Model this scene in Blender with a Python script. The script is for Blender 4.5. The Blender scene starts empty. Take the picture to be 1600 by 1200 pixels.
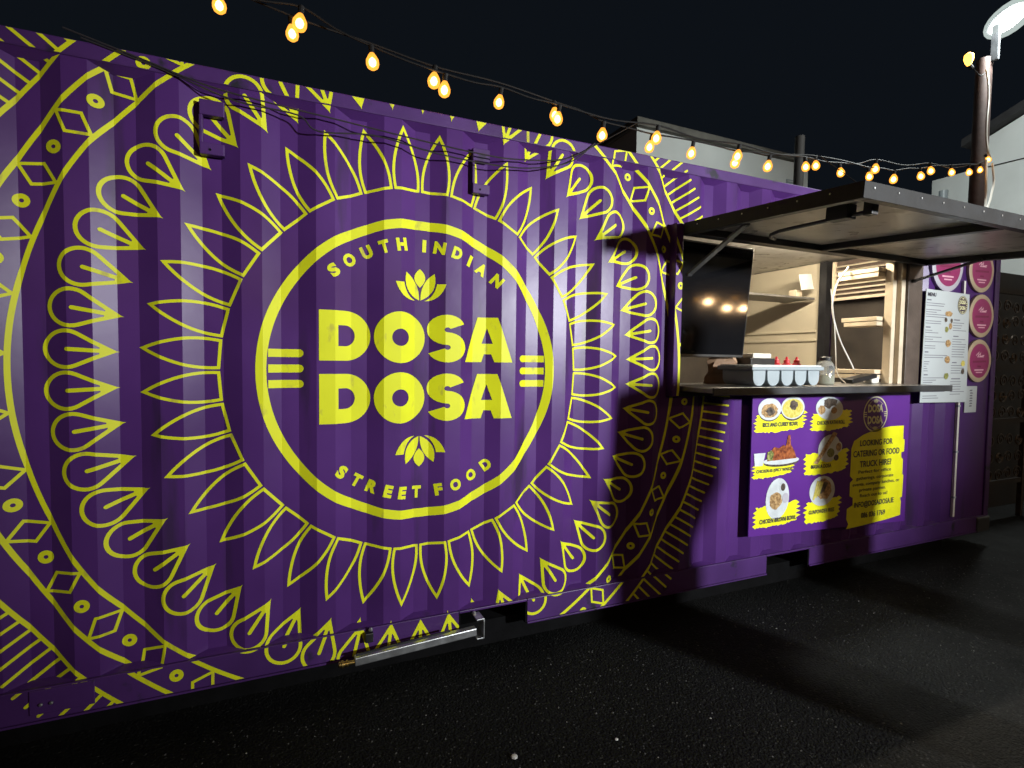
import bpy, bmesh, math, random
from mathutils import Vector, Matrix
from mathutils.geometry import tessellate_polygon
random.seed(7)
R = math.radians
sc = bpy.context.scene
COL = sc.collection
G = 0.13                                   # bottom rail of the container above the ground

# ------------------------------------------------------------------ camera
cam_d = bpy.data.cameras.new('camera'); cam = bpy.data.objects.new('camera', cam_d); COL.objects.link(cam)
cam_d.sensor_width = 36; cam_d.lens = 18.78; cam_d.clip_end = 500; cam_d.clip_start = 0.02
_m = Matrix.Rotation(-0.4099, 3, 'Z') @ Matrix.Rotation(-0.0450, 3, 'X') @ Matrix.Rotation(-0.0129, 3, 'Y')
_c = _m.col
cam.matrix_world = Matrix(((_c[0][0], _c[2][0], -_c[1][0], -0.5683), (_c[0][1], _c[2][1], -_c[1][1], -2.3756),
                           (_c[0][2], _c[2][2], -_c[1][2], 1.3125 + G), (0, 0, 0, 1)))
sc.camera = cam
# ------------------------------------------------------------------ night sky
w = bpy.data.worlds.new('World'); sc.world = w; w.use_nodes = True
bg = w.node_tree.nodes['Background']; bg.inputs[0].default_value = (0.0040, 0.0056, 0.0082, 1); bg.inputs[1].default_value = 1.0
# ------------------------------------------------------------------ exposure
sc.view_settings.view_transform = 'Standard'; sc.view_settings.look = 'None'
sc.view_settings.exposure = 0; sc.view_settings.gamma = 1
sc.cycles.use_denoising = True
sc.cycles.max_bounces = 6; sc.cycles.diffuse_bounces = 3; sc.cycles.glossy_bounces = 3
sc.cycles.transmission_bounces = 5; sc.cycles.transparent_max_bounces = 6
sc.cycles.sample_clamp_indirect = 4
# ------------------------------------------------------------------ yard floodlight (the lamp whose shadows fall on the container)
FLOOD = Vector((4.3, -6.75, 2.30 + G))
def spot(name, loc, target, watts, color, angle, blend, radius):
    d = bpy.data.lights.new(name, 'SPOT'); d.energy = watts; d.color = color; d.spot_size = R(angle); d.spot_blend = blend
    d.shadow_soft_size = radius
    o = bpy.data.objects.new(name, d); COL.objects.link(o); o.location = loc
    o.rotation_euler = (Vector(target) - Vector(loc)).to_track_quat('-Z', 'Y').to_euler()
    return o
spot('yard_flood_beam', FLOOD + Vector((-.06, .12, -.01)), (1.70, 0, 2.10 + G), 3550, (.93, .98, 1.0), 55.5, 1.0, 0.17)

# ================================================================== helpers
def tag(o, label=None, cat=None, group=None, kind=None):
    if label: o['label'] = label
    if cat: o['category'] = cat
    if group: o['group'] = group
    if kind: o['kind'] = kind
    return o
def empty(name, loc, label, cat, group=None):
    o = bpy.data.objects.new(name, None); COL.objects.link(o); o.location = loc; o.empty_display_size = .1
    return tag(o, label, cat, group)
def wloc(o):
    v = Vector((0, 0, 0))
    while o is not None: v += o.location; o = o.parent
    return v
class MB:
    def __init__(s): s.v = []; s.f = []; s.mi = []; s.cur = 0
    def face(s, idx): s.f.append(tuple(idx)); s.mi.append(s.cur)
    def poly(s, pts):
        n = len(s.v); s.v += [tuple(q) for q in pts]; s.face(range(n, n + len(pts)))
    def box(s, x0, x1, y0, y1, z0, z1):
        n = len(s.v)
        s.v += [(x0,y0,z0),(x1,y0,z0),(x1,y1,z0),(x0,y1,z0),(x0,y0,z1),(x1,y0,z1),(x1,y1,z1),(x0,y1,z1)]
        for f in ((0,3,2,1),(4,5,6,7),(0,1,5,4),(1,2,6,5),(2,3,7,6),(3,0,4,7)): s.face([n+i for i in f])
        return s
    def obox(s, c, ax, ay, az):             # centre and three half-axis vectors
        c, ax, ay, az = map(Vector, (c, ax, ay, az)); n = len(s.v)
        for sz in (-1, 1):
            for sx, sy in ((-1,-1),(1,-1),(1,1),(-1,1)): s.v.append(tuple(c + ax*sx + ay*sy + az*sz))
        for f in ((0,3,2,1),(4,5,6,7),(0,1,5,4),(1,2,6,5),(2,3,7,6),(3,0,4,7)): s.face([n+i for i in f])
        return s
    def bar(s, a, b, w, h, up=(0,0,1)):     # rectangular bar from a to b
        a, b = Vector(a), Vector(b); d = (b - a).normalized(); x = d.cross(Vector(up)).normalized(); z = x.cross(d)
        return s.obox((a+b)/2, (b-a)/2, x*w/2, z*h/2)
    def tube(s, pts, r, n=8, cap=True):
        pts = [Vector(q) for q in pts]; rs = r if isinstance(r, (list, tuple)) else [r]*len(pts)
        base = len(s.v); prev = None
        for i, q in enumerate(pts):
            d = (pts[min(i+1, len(pts)-1)] - pts[max(i-1, 0)]).normalized()
            if prev is None: x = d.cross(Vector((0,0,1)) if abs(d.z) < .9 else Vector((1,0,0))).normalized()
            else: x = (prev - d*prev.dot(d)).normalized()
            prev = x; y = d.cross(x)
            for k in range(n):
                a = 2*math.pi*k/n; s.v.append(tuple(q + (x*math.cos(a) + y*math.sin(a))*rs[i]))
        for i in range(len(pts)-1):
            for k in range(n):
                a = base+i*n+k; b = base+i*n+(k+1) % n; s.face((a, b, b+n, a+n))
        if cap:
            s.face([base+k for k in range(n)][::-1]); e = base+(len(pts)-1)*n; s.face([e+k for k in range(n)])
        return s
    def lathe(s, c, prof, n=16, axis='z'):  # prof: (radius, height) pairs
        base = len(s.v)
        for r_, h in prof:
            for k in range(n):
                a = 2*math.pi*k/n; x, y = r_*math.cos(a), r_*math.sin(a)
                q = (x, y, h) if axis == 'z' else ((x, h, y) if axis == 'y' else (h, x, y))
                s.v.append((c[0]+q[0], c[1]+q[1], c[2]+q[2]))
        for i in range(len(prof)-1):
            for k in range(n):
                a = base+i*n+k; b = base+i*n+(k+1) % n; s.face((a, b, b+n, a+n))
        s.face([base+k for k in range(n)][::-1]); e = base+(len(prof)-1)*n; s.face([e+k for k in range(n)])
        return s
    def prism(s, pts2, y0, y1):             # outline in x,z extruded along y
        n = len(pts2); base = len(s.v)
        s.v += [(q[0], y0, q[1]) for q in pts2] + [(q[0], y1, q[1]) for q in pts2]
        for i in range(n):
            j = (i+1) % n; s.face((base+i, base+j, base+n+j, base+n+i))
        for t in tessellate_polygon([[Vector((q[0], q[1], 0)) for q in pts2]]):
            s.face([base+i for i in t]); s.face([base+n+i for i in t][::-1])
        return s
    def build(s, name, mat, parent=None, bevel=0, smooth=False, world=True):
        off = wloc(parent) if (parent is not None and world) else Vector((0,0,0))
        me = bpy.data.meshes.new(name)
        me.from_pydata([tuple(Vector(q) - off) for q in s.v], [], s.f)
        mats = mat if isinstance(mat, (list, tuple)) else [mat]
        for m in mats: me.materials.append(m)
        if len(mats) > 1: me.polygons.foreach_set('material_index', s.mi)
        if smooth: me.polygons.foreach_set('use_smooth', [True]*len(me.polygons))
        bm = bmesh.new(); bm.from_mesh(me); bmesh.ops.recalc_face_normals(bm, faces=bm.faces); bm.to_mesh(me); bm.free()
        o = bpy.data.objects.new(name, me); COL.objects.link(o)
        if parent is not None: o.parent = parent
        if bevel:
            b = o.modifiers.new('bevel', 'BEVEL'); b.width = bevel; b.segments = 2; b.limit_method = 'ANGLE'
        if smooth:
            e = o.modifiers.new('split', 'EDGE_SPLIT'); e.split_angle = R(40)
        return o

# ------------------------------------------------------------------ materials
def mat(name, col, rough=.5, metal=0, var=.12, scale=6, bump=0, bscale=60, spec=.5, coat=0, emit=None, estr=0, trans=0, rvar=.08, col2=None, detail=4, wear=None):
    m = bpy.data.materials.new(name); m.use_nodes = True; nt = m.node_tree; N = nt.nodes; L = nt.links
    b = N['Principled BSDF']; b.inputs['Metallic'].default_value = metal
    b.inputs['Specular IOR Level'].default_value = spec; b.inputs['Coat Weight'].default_value = coat; b.inputs['Coat Roughness'].default_value = .12
    b.inputs['Transmission Weight'].default_value = trans
    tc = N.new('ShaderNodeTexCoord'); no = N.new('ShaderNodeTexNoise'); no.inputs['Scale'].default_value = scale; no.inputs['Detail'].default_value = detail
    L.new(tc.outputs['Object'], no.inputs['Vector'])
    rp = N.new('ShaderNodeValToRGB'); rp.color_ramp.elements[0].position = .3; rp.color_ramp.elements[1].position = .7
    c0 = [max(0, c*(1-var)) for c in col]; c1 = [min(1, c*(1+var)) for c in col] if col2 is None else col2
    rp.color_ramp.elements[0].color = (*c0, 1); rp.color_ramp.elements[1].color = (*c1, 1)
    L.new(no.outputs['Fac'], rp.inputs[0])
    out = rp.outputs[0]
    if wear:                                # thin scuffs and grime with a shape of their own
        n2 = N.new('ShaderNodeTexNoise'); n2.inputs['Scale'].default_value = wear[1]; n2.inputs['Detail'].default_value = 8
        mp = N.new('ShaderNodeMapping'); mp.inputs['Scale'].default_value = (1, 1, wear[4] if len(wear) > 4 else .35); L.new(tc.outputs['Object'], mp.inputs[0]); L.new(mp.outputs[0], n2.inputs['Vector'])
        r2 = N.new('ShaderNodeValToRGB'); r2.color_ramp.elements[0].position = wear[2]; r2.color_ramp.elements[1].position = wear[2]+wear[3]
        L.new(n2.outputs['Fac'], r2.inputs[0])
        mx = N.new('ShaderNodeMix'); mx.data_type = 'RGBA'; mx.inputs['B'].default_value = (*wear[0], 1)
        L.new(r2.outputs[0], mx.inputs['Factor']); L.new(out, mx.inputs['A']); out = mx.outputs['Result']
    L.new(out, b.inputs['Base Color'])
    mr = N.new('ShaderNodeMapRange'); mr.inputs['To Min'].default_value = max(.02, rough-rvar); mr.inputs['To Max'].default_value = min(1, rough+rvar)
    L.new(no.outputs['Fac'], mr.inputs['Value']); L.new(mr.outputs[0], b.inputs['Roughness'])
    if bump:
        n3 = N.new('ShaderNodeTexNoise'); n3.inputs['Scale'].default_value = bscale; n3.inputs['Detail'].default_value = 3
        L.new(tc.outputs['Object'], n3.inputs['Vector'])
        bp = N.new('ShaderNodeBump'); bp.inputs['Strength'].default_value = bump; bp.inputs['Distance'].default_value = .01
        L.new(n3.outputs['Fac'], bp.inputs['Height']); L.new(bp.outputs[0], b.inputs['Normal'])
    if emit: b.inputs['Emission Color'].default_value = (*emit, 1); b.inputs['Emission Strength'].default_value = estr
    return m
PURPLE = mat('purple_paint', (.072, .0235, .142), .31, var=.20, scale=1.7, bump=.10, bscale=6, spec=.22, wear=((.045,.022,.075), 6, .585, .10, .16))
YELLOW = mat('yellow_paint', (.70, .725, .014), .5, spec=.25, var=.06, scale=5, bump=.03, bscale=14, wear=((.48,.45,.05), 17, .62, .1, .5))
RAILP = mat('rail_purple', (.064, .022, .125), .42, spec=.3, var=.22, scale=3, bump=.08, bscale=18, wear=((.02,.018,.03), 9, .6, .1, 1))
BLACKM = mat('black_steel', (.018, .018, .02), .42, var=.3, scale=14, bump=.08, bscale=80)
DARKM = mat('dark_grey_steel', (.032, .033, .036), .4, var=.25, scale=12, bump=.05, bscale=70)
EDGEM = mat('weathered_black_trim', (.016, .0165, .018), .6, var=.3, scale=16, bump=.08, bscale=50, spec=.25)
UNDER = mat('under_frame_steel_and_shade', (.004, .004, .0045), .9, var=.4, scale=10, bump=.2, bscale=40, spec=.1)  # steel underparts, and the beams that act as shade underneath
GALV = mat('galvanised_steel', (.52, .53, .54), .36, metal=.85, var=.2, scale=22, bump=.05, bscale=60)
BRASS = mat('brass', (.62, .45, .16), .3, metal=1, var=.15, scale=30)
PLY = mat('film_faced_ply', (.50, .48, .44), .30, var=.22, scale=3.5, bump=.12, bscale=16, wear=((.2,.175,.14), 9, .55, .12, 1))
CREAM = mat('cream_panel', (.64, .57, .43), .55, var=.06, scale=3, bump=.04, bscale=30)
WOOD = mat('pale_timber', (.66, .55, .40), .6, var=.14, scale=9, bump=.1, bscale=40)
BROWN = mat('brown_frame', (.085, .062, .05), .5, var=.25, scale=9, bump=.08, bscale=60)
INDARK = mat('dark_interior', (.035, .028, .022), .7, var=.35, scale=5, bump=.08, bscale=20)
STEEL = mat('worktop_steel', (.30, .29, .28), .32, metal=.7, var=.15, scale=12, bump=.03, bscale=50)
WHITE = mat('white_board', (.50, .545, .56), .4, var=.03, scale=5)
INK = mat('dark_ink', (.035, .03, .05), .6, var=.2, scale=30)
SCREEN = mat('glossy_screen', (.006, .006, .007), .07, var=.1, spec=.6, rvar=.02)
PLASTIC_B = mat('black_plastic', (.012, .012, .013), .35, var=.2, scale=20)
GREYP = mat('grey_plastic', (.32, .37, .40), .4, var=.05, scale=10)
BOARDP = mat('board_purple', (.105, .022, .235), .33, var=.05, scale=3, spec=.5)
BOARDY = mat('board_yellow', (.84, .82, .012), .4, var=.05, scale=14)
PLATE = mat('printed_plate', (.58, .62, .64), .4, var=.12, scale=14)
FOODB = mat('printed_brown_food', (.30, .15, .055), .4, scale=75, var=.5, col2=(.62,.40,.18), detail=8)
FOODR = mat('printed_red_food', (.22, .035, .012), .4, scale=60, var=.5, col2=(.46,.13,.03), detail=8)
FOODY = mat('printed_curry', (.62, .50, .04), .4, scale=60, var=.2, col2=(.75,.66,.2), detail=8)
FOODG = mat('printed_green', (.10, .14, .03), .4, scale=70, var=.5, col2=(.42,.42,.12), detail=8)
FOODD = mat('printed_dark', (.03, .022, .02), .4, scale=60, var=.4, col2=(.16,.12,.09), detail=8)
PINK = mat('pink_face', (.28, .02, .115), .42, var=.12, scale=7)
PINKD = mat('pink_print_dark', (.20, .012, .07), .5)
PINKL = mat('pink_print_light', (.78, .42, .52), .5)
RIMC = mat('cream_rim', (.46, .36, .24), .55, var=.12, scale=12)
RIMW = mat('white_rim', (.46, .44, .50), .5, var=.06, scale=12)
CABLEW = mat('white_cable', (.75, .73, .68), .5)
CABLEB = mat('black_cable', (.008, .0075, .0075), .6, spec=.2)
POLEM = mat('brown_pole', (.026, .010, .007), .7, var=.3, scale=7, bump=.25, bscale=30)
WALLW = mat('white_render', (.60, .63, .62), .85, var=.10, scale=1.2, bump=.12, bscale=25, wear=((.36,.38,.36), 1.4, .58, .2, .25))
ROOFG = mat('grey_coping', (.12, .115, .10), .85, var=.3, scale=5, bump=.2, bscale=20)
ROOFD = mat('dark_slate', (.02, .02, .022), .8, var=.3, scale=6, bump=.2, bscale=20)
FENCE = mat('dark_fence', (.022, .019, .018), .8, var=.3, scale=5, bump=.1, bscale=20)
IRON = mat('wrought_iron', (.07, .05, .035), .45, metal=.5, var=.4, scale=15)
BULB = mat('bulb_glow', (.9, .6, .25), .3, emit=(1.0, .62, .20), estr=26)
def envelope():
    m = bpy.data.materials.new('amber_halo_glass'); m.use_nodes = True; nt = m.node_tree; N = nt.nodes; N.remove(N['Principled BSDF'])
    tr = N.new('ShaderNodeBsdfTransparent'); tr.inputs[0].default_value = (1, .78, .45, 1); em = N.new('ShaderNodeEmission'); em.inputs[0].default_value = (1, .40, .055, 1); em.inputs[1].default_value = 3.2  # emission in the glass stands in for the halo round the bulb
    mx = N.new('ShaderNodeMixShader'); mx.inputs[0].default_value = .34; nt.links.new(tr.outputs[0], mx.inputs[1]); nt.links.new(em.outputs[0], mx.inputs[2]); nt.links.new(mx.outputs[0], N['Material Output'].inputs[0])
    return m
ENVEL = envelope()
LED = mat('led_panel', (.9, .9, .9), .3, emit=(.93, 1.0, .97), estr=38)
TUBE = mat('lamp_tube', (.9, .85, .7), .3, emit=(1.0, .87, .66), estr=440)
GLASSJ = mat('clear_jar', (.85, .9, .92), .08, trans=.86, var=.02, rvar=.02)
REDB = mat('red_label', (.55, .02, .03), .35, var=.15, scale=20)
LIQ = mat('pale_liquid', (.72, .66, .40), .2, var=.05)
PAPER = mat('white_paper', (.80, .78, .70), .7, var=.04, bump=.1, bscale=12)

# asphalt
def asphalt():
    m = bpy.data.materials.new('wet_dark_asphalt'); m.use_nodes = True; nt = m.node_tree; N = nt.nodes; L = nt.links; b = N['Principled BSDF']
    tc = N.new('ShaderNodeTexCoord')
    vo = N.new('ShaderNodeTexVoronoi'); vo.inputs['Scale'].default_value = 130; L.new(tc.outputs['Object'], vo.inputs['Vector'])
    no = N.new('ShaderNodeTexNoise'); no.inputs['Scale'].default_value = 1.1; no.inputs['Detail'].default_value = 6; L.new(tc.outputs['Object'], no.inputs['Vector'])
    rp = N.new('ShaderNodeValToRGB'); L.new(vo.outputs['Color'], rp.inputs[0])
    e = rp.color_ramp.elements; e[0].color = (.0025,.0029,.0030,1); e[1].color = (.0088,.0098,.0098,1); e[1].position = .8
    k = e.new(.95); k.color = (.05,.052,.05,1)
    r2 = N.new('ShaderNodeValToRGB'); L.new(no.outputs['Fac'], r2.inputs[0]); r2.color_ramp.elements[0].color = (.5,.5,.5,1); r2.color_ramp.elements[0].position = .35
    mx = N.new('ShaderNodeMix'); mx.data_type = 'RGBA'; mx.blend_type = 'MULTIPLY'; mx.inputs['Factor'].default_value = 1
    L.new(rp.outputs[0], mx.inputs['A']); L.new(r2.outputs[0], mx.inputs['B']); L.new(mx.outputs['Result'], b.inputs['Base Color'])
    n5 = N.new('ShaderNodeTexNoise'); n5.inputs['Scale'].default_value = .9; n5.inputs['Detail'].default_value = 5; L.new(tc.outputs['Object'], n5.inputs['Vector'])
    m5 = N.new('ShaderNodeMapRange'); m5.inputs['From Min'].default_value = .38; m5.inputs['From Max'].default_value = .62; m5.inputs['To Min'].default_value = .5; m5.inputs['To Max'].default_value = .85
    L.new(n5.outputs['Fac'], m5.inputs['Value']); L.new(m5.outputs[0], b.inputs['Roughness'])
    b.inputs['Roughness'].default_value = .78; b.inputs['Specular IOR Level'].default_value = .22
    v2 = N.new('ShaderNodeTexVoronoi'); v2.inputs['Scale'].default_value = 130; v2.feature = 'SMOOTH_F1'; L.new(tc.outputs['Object'], v2.inputs['Vector'])
    n2 = N.new('ShaderNodeTexNoise'); n2.inputs['Scale'].default_value = 90; n2.inputs['Detail'].default_value = 8; L.new(tc.outputs['Object'], n2.inputs['Vector'])
    ad = N.new('ShaderNodeMath'); ad.operation = 'SUBTRACT'; L.new(n2.outputs['Fac'], ad.inputs[0]); L.new(v2.outputs['Distance'], ad.inputs[1])
    bp = N.new('ShaderNodeBump'); bp.inputs['Strength'].default_value = .55; bp.inputs['Distance'].default_value = .015
    L.new(ad.outputs[0], bp.inputs['Height']); L.new(bp.outputs[0], b.inputs['Normal'])
    return m
ASPH = asphalt()

# ================================================================== ground
g = MB(); g.poly([(-60,-60,0),(60,-60,0),(60,60,0),(-60,60,0)]); tag(g.build('ground', ASPH), kind='structure')
gr = MB()
for i in range(5200):                       # loose chippings on the asphalt
    x = random.uniform(-1.6, 4.5); y = random.uniform(-2.0, -.12); r_ = random.choice((.0018, .0025, .003, .004))*random.uniform(.7, 1.3)
    a = random.uniform(0, 6.28); ca, sa = math.cos(a)*r_, math.sin(a)*r_; h = r_*random.uniform(.6, 1.1); n = len(gr.v)
    gr.v += [(x+ca*1.3, y+sa*1.3, 0), (x-sa, y+ca, 0), (x-ca*1.2, y-sa, 0), (x+sa, y-ca, 0), (x+ca*.3, y+sa*.2, h)]
    gr.cur = 0 if random.random() < .972 else 1
    for f in ((0,1,4),(1,2,4),(2,3,4),(3,0,4)): gr.face([n+q for q in f])
CHIP = mat('stone_chips', (.03, .03, .03), .7, scale=40, var=.6, col2=(.10,.10,.095)); CHIPL = mat('pale_chips', (.30, .30, .28), .6, scale=40)
tag(gr.build('gravel', [CHIP, CHIPL]), 'loose dark stone chippings scattered over the asphalt', 'gravel', kind='stuff')
for (x, y, s, lab) in ((.203, -.665, .013, 'largest white pebble lying on the asphalt at the bottom centre'), (.60, -.73, .007, 'small white pebble on the asphalt, right of the largest one')):
    b = MB(); b.lathe((x, y, 0), [(s*.3, 0), (s, s*.25), (s*.85, s*.6), (s*.3, s*.8)], 7)
    tag(b.build('pebble', mat('white_pebble', (.7,.7,.68), .6, scale=40), smooth=True), lab, 'pebble', 'white pebbles on the asphalt')

# ================================================================== shipping container
CT = empty('shipping_container', (1.44, 1.2, G), 'purple corrugated shipping container kitchen with yellow painted mandala and raised serving flap', 'container')
def Z(pts): return [(x, y, z+G) for x, y, z in pts]
UL, UR = -1.72, 4.60                        # ends
U0, SL, IN, DP, PT = -1.1873, .0681, .0669, .0343, .278
ZB, ZT = .122, 2.352                        # corrugated field between the rails
HU0, HU1, HZ0, HZ1 = 1.425, 3.62, 1.12, 2.075   # hole for the serving hatch
zones = []                                  # (u0,u1,z0,z1,ya,yb): flat strips that make up the front
def add_zone(a, b, z0, z1, ya, yb):
    if b - a < 1e-5: return
    f = lambda u: ya + (yb-ya)*(u-a)/(b-a)
    for c0, c1 in ((a, min(b, HU0)), (max(a, HU0), min(b, HU1)), (max(a, HU1), b)):
        if c1 - c0 < 1e-5: continue
        if c0 >= HU0-1e-6 and c1 <= HU1+1e-6 and z1 > HZ0 and z0 < HZ1:
            if HZ0 - z0 > 1e-4: zones.append((c0, c1, z0, HZ0, f(c0), f(c1)))
            if z1 - HZ1 > 1e-4: zones.append((c0, c1, HZ1, z1, f(c0), f(c1)))
        else: zones.append((c0, c1, z0, z1, f(c0), f(c1)))
CU0, CU1 = -1.60, U0 + 19*PT                # corrugations run between these
edges = []
k = -3
while True:
    s0 = U0 + k*PT
    for a, b, ya, yb in ((s0, s0+SL, 0, DP), (s0+SL, s0+SL+IN, DP, DP), (s0+SL+IN, s0+2*SL+IN, DP, 0), (s0+2*SL+IN, s0+PT, 0, 0)):
        if b <= CU0 or a >= CU1 - 1e-6: continue
        a2 = max(a, CU0); y2 = ya + (yb-ya)*(a2-a)/(b-a); add_zone(a2, b, ZB, ZT, y2, yb)
    k += 1
    if U0 + k*PT >= CU1 - 1e-6: break
add_zone(CU1, UR, ZB, ZT, 0, 0)             # flat plate at the right-hand end
add_zone(UL, CU0, ZB, ZT, 0, zones[0][4])
wl = MB()
for (a, b, z0, z1, ya, yb) in zones:
    wl.poly(Z([(a, ya, z0), (b, yb, z0), (b, yb, z1), (a, ya, z1)]))
bmv = wl.build('side_panel', PURPLE, CT)
bm = bmesh.new(); bm.from_mesh(bmv.data); bmesh.ops.remove_doubles(bm, verts=bm.verts, dist=1e-5); bmesh.ops.recalc_face_normals(bm, faces=bm.faces); bm.to_mesh(bmv.data); bm.free()
# small sloped closures where each inward fold meets the rails
k = -1
while U0 + k*PT + 2*SL + IN < CU1:
    s0 = U0 + k*PT; a, b, c, d = s0, s0+SL, s0+SL+IN, s0+2*SL+IN
    for zr, zz in ((ZT, ZT-.024), (ZB, ZB+.012)):
        cl = MB()
        cl.poly(Z([(a, -.0005, zr), (d, -.0005, zr), (c, DP-.001, zz), (b, DP-.001, zz)]))
        cl.poly(Z([(a, -.0005, zr), (b, DP-.001, zz), (b-.0005, DP-.001, zr)])); cl.poly(Z([(d, -.0005, zr), (c, DP-.001, zz), (c+.0005, DP-.001, zr)]))
        cl.build('corrugation_closure', PURPLE, CT)
    k += 1
# rails, posts, roof and the rest of the box
YT, YB = -.005, -.014
MB().box(UL, UR, YT, .07, ZT+G, 2.411+G).build('top_rail', RAILP, CT, bevel=.006)
zones_top = [(UL, UR, ZT+.004, 2.406, YT, YT)]
FK = ((.20, .557), (2.20, 2.58))
zones_bot = []
xs = [UL] + [q for f in FK for q in f] + [UR]
for a, b in zip(xs[0::2], xs[1::2]):
    MB().box(a, b, YB, .03, .006+G, ZB+G).build('bottom_rail', RAILP, CT, bevel=.003); MB().box(a, b, YB-.006, .05, G-.002, .0055+G).build('rail_flange', RAILP, CT, bevel=.001); zones_bot.append((a, b, .010, ZB-.004, YB, YB))
for a, b in FK: MB().box(a+.001, b-.001, YB, .03, ZB-.012+G, ZB+G).build('bottom_rail', RAILP, CT, bevel=.003)
for a, b in FK:
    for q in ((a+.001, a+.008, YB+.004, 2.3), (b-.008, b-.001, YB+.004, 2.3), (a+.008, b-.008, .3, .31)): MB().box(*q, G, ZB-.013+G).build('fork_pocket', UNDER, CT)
for a, b in ((UL-.005, UL+.10), (UR-.02, UR+.045)):
    MB().box(a, b, -.02 if a < 0 else -.012, .15, .02+G, 2.40+G).build('corner_post', RAILP, CT, bevel=.006)
for x in (UL, UR-.11):
    for z in (-.01, 2.30): MB().box(x-.012, x+.166, -.024, .16, z+G, z+.125+G).build('corner_casting', DARKM, CT, bevel=.012)
WI = 2.36
bx = MB(); bx.box(UL, UR, .07, WI, 2.37+G, 2.40+G); bx.build('roof', RAILP, CT)
MB().box(UL, UR, WI, WI+.04, .0+G, 2.40+G).build('rear_wall', RAILP, CT)
MB().box(UL, UL+.03, .10, WI, .1+G, 2.37+G).build('end_wall', RAILP, CT)
MB().box(UR-.02, UR+.02, .16, WI, .1+G, 2.37+G).build('end_wall', RAILP, CT)
MB().box(UL+.03, UR-.02, .05, WI, .08+G, .118+G).build('floor', INDARK, CT)
for y0 in (.10, 2.1): MB().box(UL+.1, UR-.35, y0, y0+.15, .0, G-.004).build('shade_bearer', UNDER, CT)  # near-black beams added to stand in for the shade under the container
# ------------------------------------------------------------------ serving hatch
MB().box(HU0, HU0+.05, -.020, .06, HZ0+G, HZ1+G).build('hatch_post', PURPLE, CT, bevel=.003)
zones_post = [(HU0+.003, HU0+.047, HZ0+.005, HZ1-.004, -.020, -.020)]
MB().box(3.46, HU1, -.03, .06, HZ0+G, HZ1+G).build('hatch_post', BROWN, CT, bevel=.003)
MB().box(HU0+.051, 3.459, -.02, .06, 2.030+G, HZ1+G).build('hatch_lintel', BLACKM, CT, bevel=.003)
MB().box(HU0+.051, 3.459, -.02, .06, HZ0+G, 1.148+G).build('hatch_sill', BLACKM, CT, bevel=.003)
ct = MB().box(1.49, 3.585, -.25, .34, 1.150+G, 1.178+G).build('serving_counter', STEEL, CT, bevel=.004)
lip = MB(); lip.box(1.489, 3.586, -.262, -.2505, 1.140+G, 1.181+G); lip.build('counter_edge', DARKM, ct, bevel=.003)
br = MB()
for u in (1.62, 2.52, 3.4): br.bar((u, -.022, .98+G), (u, -.22, 1.146+G), .03, .008, (1,0,0)); br.box(u-.015, u+.015, -.024, -.0215, .95+G, 1.14+G)
# flap
HY, HZ = -.035, 2.062
fd = Vector((0, -.998, -.066)).normalized(); fn = Vector((0, -fd.z, fd.y)).normalized()
if fn.z < 0: fn = -fn
H0 = Vector((0, HY, HZ+G)); FLN = .985
def fbox(mb, u0, u1, t0, t1, n0, n1):
    c = H0 + Vector(((u0+u1)/2, 0, 0)) + fd*(t0+t1)/2 + fn*(n0+n1)/2
    return mb.obox(c, ((u1-u0)/2, 0, 0), fd*(t1-t0)/2, fn*(n1-n0)/2)
FU0, FU1 = 1.47, 3.61
flap = fbox(MB(), FU0+.004, FU1-.004, .004, FLN-.004, -.012, .002).build('serving_flap', PLY, CT)
fbox(MB(), FU0+.002, FU1-.002, .002, FLN-.002, .0025, .010).build('flap_skin', PURPLE, flap)
def fpart(name, u0, u1, t0, t1, m, n0=-.05, n1=-.0125): return fbox(MB(), u0, u1, t0, t1, n0, n1).build(name, m, flap, bevel=.003)
fpart('flap_bar', FU0, FU0+.045, 0, FLN, DARKM); fpart('flap_bar', FU1-.045, FU1, 0, FLN, BLACKM)
fpart('flap_bar', FU0+.046, FU1-.046, FLN-.045, FLN, DARKM); fpart('flap_bar', FU0+.046, FU1-.046, 0, .045, BLACKM)
fpart('flap_bar', 2.50, 2.545, .046, FLN-.046, BLACKM)
fbox(MB(), FU0-.006, FU1+.006, FLN+.0005, FLN+.004, -.052, .012).build('flap_edging', EDGEM, flap, bevel=.001); fbox(MB(), FU0-.006, FU0-.0005, 0, FLN, -.052, .012).build('flap_edging', EDGEM, flap, bevel=.001)
for i in range(15):
    u = FU0 + .05 + i*.147; q = H0 + Vector((u, 0, 0)) + fd*(FLN+.004) + fn*-.01; MB().lathe(tuple(q), [(.004, -.003), (.004, .0), (.0015, .0015)], 6, 'y').build('screw', GALV, flap)
for i in range(6):
    q = H0 + Vector((FU0-.006, 0, 0)) + fd*(.1+i*.15) + fn*-.01; MB().lathe(tuple(q), [(.004, .0), (.004, -.002), (.0015, -.003)], 6, 'x').build('screw', GALV, flap)
hp = [(1.84, -.30, 1.972), (1.77, -.335, 1.966), (1.71, -.39, 1.962), (1.68, -.46, 1.96), (1.675, -.55, 1.957), (1.675, -.93, 1.945)]
hn = MB().tube(Z(hp), .009, 8).build('pull_rod', BLACKM, flap, smooth=True)
fbox(MB(), 1.645, 1.705, .70, .80, -.075, -.0126).build('rod_bracket', BLACKM, flap, bevel=.003); fbox(MB(), 1.655, 1.695, .86, .90, -.075, -.0126).build('rod_bracket', BLACKM, flap, bevel=.003)
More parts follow.
